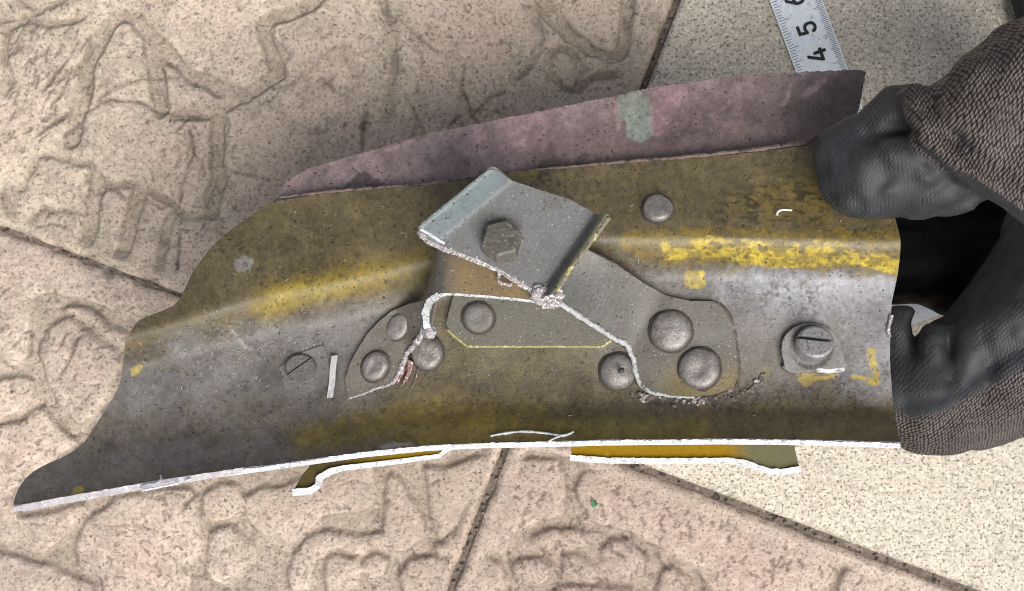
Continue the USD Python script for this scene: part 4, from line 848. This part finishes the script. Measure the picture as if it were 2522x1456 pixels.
press([(2288,255),(2335,325),(2405,392),(2475,445),(2545,505)], 3.4, 17, near)          # crease beside the hem
press([(2250,250),(2288,335),(2366,412),(2455,464),(2545,536)], -2.0, 20, near)         # hem itself
press([(2190,320),(2205,360),(2215,400)], 1.0, 18, near); press([(2130,330),(2165,372),(2180,440)], 1.0, 14, near)
press([(2230,520),(2290,470),(2330,440)], 1.2, 14, near); press([(2060,470),(2110,500),(2180,512)], 0.8, 12, near)
press([(2440,150),(2480,190),(2530,205)], 2.0, 14, near); press([(2360,230),(2430,260),(2540,300)], 1.0, 16, near)
near = fade * sstep(34, 44, G[:, 2]) * (1 - sstep(74, 84, G[:, 2])) * (1 - sstep(-2, 8, di_ - dt_))
press([(2252,790),(2254,870)], 3.5, 14, near); press([(2338,850),(2345,935)], 2.5, 16, near)
press([(2400,930),(2470,880),(2540,850)], 1.5, 18, near); press([(2240,990),(2300,985),(2380,955)], 1.0, 16, near); press([(2420,830),(2440,900),(2430,950)], 1.2, 16, near)
n_ = meshkit.fbm(G / 11, 2, 41); D += 1.1 * sstep(0, 1, np.clip(1 - np.abs(n_ - .5) * 8, 0, 1)) * fade
# the sheet presses into the glove: keep the thumb off its upper face and the finger off its lower face
k_ = F / (CAM_H - np.clip(G[:, 2], 0, 200)); gu = 1261 + G[:, 0] * k_; gv = 728 - G[:, 1] * k_
inside = shapely.contains_xy(shapely.Polygon(skin_poly), gu, gv); zs = skinz(gu, gv)
slab = np.abs(G[:, 2] - (zs - 1.05)) - 1.25
D = np.where(inside, np.maximum(D, -slab), D)
D = ndimage.gaussian_filter(D.reshape(nx, ny, nz_), 0.7)
def surface_nets(D, lo, h):
    s = D < 0; n = np.array(D.shape)
    c = s[:-1, :-1, :-1].astype(np.int8)
    tot = sum(s[i:n[0]-1+i, j:n[1]-1+j, k:n[2]-1+k].astype(np.int8) for i in (0, 1) for j in (0, 1) for k in (0, 1))
    act = (tot > 0) & (tot < 8); ci = np.argwhere(act); vid = -np.ones(act.shape, int); vid[act] = np.arange(len(ci))
    acc = np.zeros((len(ci), 3)); cnt = np.zeros(len(ci))
    for ax in range(3):
        o = [a for a in range(3) if a != ax]
        for p_ in (0, 1):
            for q_ in (0, 1):
                a = ci.copy(); a[:, o[0]] += p_; a[:, o[1]] += q_; b = a.copy(); b[:, ax] += 1
                da, db = D[tuple(a.T)], D[tuple(b.T)]; m = (da < 0) != (db < 0)
                t = np.where(m, da / np.where(da == db, 1, da - db), 0); pt = a.astype(float); pt[:, ax] += t
                acc[m] += pt[m]; cnt[m] += 1
    V = lo + acc / cnt[:, None] * h
    Q = []
    for ax in range(3):
        o = [(ax + 1) % 3, (ax + 2) % 3]
        a = s; b = np.roll(s, -1, ax); m = a != b
        sl = [slice(None)] * 3; sl[ax] = slice(0, n[ax] - 1); sl[o[0]] = slice(1, n[o[0]] - 1); sl[o[1]] = slice(1, n[o[1]] - 1)
        mm = np.zeros_like(m); mm[tuple(sl)] = m[tuple(sl)]
        e = np.argwhere(mm); fl_ = s[tuple(e.T)]
        c0 = e.copy(); c1 = e.copy(); c1[:, o[0]] -= 1; c2 = c1.copy(); c2[:, o[1]] -= 1; c3 = e.copy(); c3[:, o[1]] -= 1
        q = np.stack([vid[tuple(x.T)] for x in (c0, c1, c2, c3)], 1); q[~fl_] = q[~fl_][:, ::-1]; Q.append(q)
    Q = np.vstack(Q); Q = Q[(Q >= 0).all(1)]
    return V, Q
def relax(m, n):
    from scipy import sparse
    e = m.edges_unique; N_ = len(m.vertices)
    A = sparse.coo_matrix((np.ones(len(e) * 2), (np.r_[e[:, 0], e[:, 1]], np.r_[e[:, 1], e[:, 0]])), shape=(N_, N_)).tocsr()
    deg = np.maximum(np.asarray(A.sum(1)).ravel(), 1)[:, None]; v = np.array(m.vertices)
    for _ in range(n):
        v = v + .5 * (A @ v / deg - v); v = v - .51 * (A @ v / deg - v)
    m.vertices = v
V, Q = surface_nets(D, lo, h_)
gm = trimesh.Trimesh(*meshkit.arrays((V, Q))[:2], process=False)
if gm.vertex_normals[np.argmax(gm.vertices[:, 2])][2] < 0: gm.invert()
parts_ = gm.split(only_watertight=False); gm = max(parts_, key=lambda m: len(m.faces))
relax(gm, 5)
gm = gm.subdivide()
relax(gm, 3)
V = np.array(gm.vertices); N = np.array(gm.vertex_normals)
# which part of the glove: coating or knit
k_ = F / (CAM_H - V[:, 2]); gu = 1261 + V[:, 0] * k_; gv = 728 - V[:, 1] * k_
dth, din = chain_sdf(chains['thumb'], V), chain_sdf(chains['index'], V)
dmi = np.minimum(chain_sdf(chains['middle'], V), np.minimum(chain_sdf(chains['ring'], V), chain_sdf(chains['little'], V)))
isth = dth < np.minimum(din, dmi)
kn_t = shapely.Polygon([(2228,200),(2232,300),(2258,370),(2320,420),(2400,452),(2470,485),(2560,570),(2700,700),(3400,700),(3400,-400),(2228,-400)])
kn_i = shapely.Polygon([(2000,985),(2200,1012),(2250,1032),(2330,1012),(2420,962),(2530,905),(2800,760),(3400,500),(3400,1600),(2000,1600)])
def sd_poly(pg, u, v):
    pts_ = shapely.points(u, v); d = shapely.distance(pg.exterior, pts_); return np.where(shapely.contains_xy(pg, u, v), d, -d)
wn = (meshkit.fbm(V / 5, 3, 3) - .5) * 30
kt = sstep(-10, 14, sd_poly(kn_t, gu, gv) + wn) * sstep(-0.35, 0.0, N[:, 2] + 0.5 * N[:, 1])
ki = np.maximum(sstep(-6, 8, sd_poly(kn_i, gu, gv) + wn * .4), sstep(0.3, 0.6, -N[:, 2]))
knit = np.where(isth, kt, np.where(din < dmi, ki, 0.0))
# stitch coordinates run round each finger
c_, s_ = math.cos(0.2), math.sin(0.2)
ty = np.where(isth, V[:, 1] - 0.2 * V[:, 2], V[:, 1] + 0.4 * V[:, 2]); uvg = np.stack([V[:, 0] * c_ - ty * s_, V[:, 0] * s_ + ty * c_], 1)
# knit relief: raised rows of stitches, stronger in the bare knit
hand = thing('gloved_hand', label='hand in a black coated grey knit work glove gripping the sheet', category='hand')
unshaded = np.where(np.minimum(dth, din) < dmi - 1.0, 1.0, 0.0)          # inner fingers painted near black, standing in for shade between the digits
paint_g = np.stack([knit, unshaded, np.zeros_like(knit)], 1)
nodes = {
 'a': ('attribute', {'attribute': 'paint'}), 'sep': ('separate_color', {}), 'uv': ('uvmap', {'attribute': 'st'}),
 'map': ('mapping', {'scale': (1 / 0.72, 1 / 1.45, 1), 'rotation': (0, 0, 0.0)}),
 'rot': ('vector_rotate', {'rotate_type': 'z_axis', 'angle': math.pi / 4}), 'scl': ('vector_math', {'math_type': 'scale', 'scale': 1.0}),
 'geo': ('geometry', {}), 'wn': ('noise_texture', {'scale': 260, 'detail': 2}), 'wadd': ('vector_math', {'math_type': 'multiply_add', 'vector2': (0.9, 0.9, 0)}),
 'vor': ('voronoi_texture', {'dimensions': '2D', 'feature': 'f1', 'scale': 1.0, 'randomness': 0.34}),
 'hgt': ('rgb_ramp', {'ramp': [(0.0, (1, 1, 1)), (0.2, (.93,) * 3), (0.4, (0.6,) * 3), (0.55, (0.15,) * 3), (0.65, (0.0,) * 3)]}),
 'kc': ('rgb_ramp', {'ramp': [(0.0, (0.155, 0.132, 0.124)), (0.36, (0.115, 0.096, 0.09)), (0.58, (0.040, 0.031, 0.029)), (0.7, (0.014, 0.011, 0.011))]}),
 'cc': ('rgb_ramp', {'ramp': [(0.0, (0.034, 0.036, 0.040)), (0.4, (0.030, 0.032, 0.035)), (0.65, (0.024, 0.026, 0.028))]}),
 'nz': ('noise_texture', {'scale': 90, 'detail': 5, 'roughness': .65}), 'nr': ('rgb_ramp', {'ramp': [(0.3, (0.65,) * 3), (0.7, (1.3,) * 3)]}),
 'mixc': ('mix', {'mix_type': 'mix'}), 'hole_shade': ('mix', {'mix_type': 'mix', 'color1': (0.006, 0.006, 0.007)}), 'mul': ('mix', {'mix_type': 'multiply', 'fac': 1.0}),  # near-black first colour puts the hole's shade onto the inner fingers
 'fz': ('noise_texture', {'scale': 2600, 'detail': 3}), 'ha': ('math', {'math_type': 'multiply_add', 'value2': 0.22}),
 'sp': ('math', {'math_type': 'multiply_add', 'value2': 0.32, 'value3': 0.03}), 'bsd': ('math', {'math_type': 'multiply_add', 'value2': 0.97, 'value3': 0.03}), 'bm': ('math', {'math_type': 'multiply'}), 'cn': ('noise_texture', {'scale': 75, 'detail': 1}), 'cr': ('map_range', {'range_type': 'smoothstep', 'from_min': 0.4, 'from_max': 0.62, 'to_min': 0.03, 'to_max': 0.26}), 'bs': ('mix_float', {'b': 0.9}), 'bump': ('bump', {'distance': 0.00075}), 'rg': ('mix_float', {'a': 0.56, 'b': 0.85}),
 'p': ('principled_bsdf', {'specular_ior_level': 0.45})}
links = [('a.color', 'sep.color'), ('uv.UV', 'map.vector'), ('geo.position', 'wn.vector'), ('wn.color', 'wadd.vector1'), ('map.vector', 'wadd.vector3'), ('wadd.vector', 'rot.vector'), ('rot.vector', 'vor.vector'),
 ('vor.distance', 'hgt.fac'), ('vor.distance', 'kc.fac'), ('vor.distance', 'cc.fac'), ('sep.r', 'mixc.fac'), ('sep.g', 'hole_shade.fac'), ('cc.color', 'hole_shade.color2'), ('hole_shade.color', 'mixc.color1'), ('kc.color', 'mixc.color2'),
 ('geo.position', 'nz.vector'), ('nz.fac', 'nr.fac'), ('mixc.color', 'mul.color1'), ('nr.color', 'mul.color2'), ('mul.color', 'p.base_color'),
 ('geo.position', 'fz.vector'), ('fz.fac', 'ha.value1'), ('hgt.color', 'ha.value3'), ('ha.value', 'bump.height'), ('geo.position', 'cn.vector'), ('cn.fac', 'cr.value'), ('cr.result', 'bs.a'), ('sep.r', 'bs.fac'), ('bs.result', 'bm.value1'), ('sep.g', 'bsd.value1'), ('bsd.value', 'bm.value2'), ('bm.value', 'bump.strength'), ('sep.g', 'sp.value1'), ('sp.value', 'p.specular_ior_level'), ('bump.normal', 'p.normal'),
 ('sep.r', 'rg.fac'), ('rg.result', 'p.roughness')]
GLOVE = usdkit.material(stage, '/World/Looks/work_glove', nodes, links, surface='p.BSDF')
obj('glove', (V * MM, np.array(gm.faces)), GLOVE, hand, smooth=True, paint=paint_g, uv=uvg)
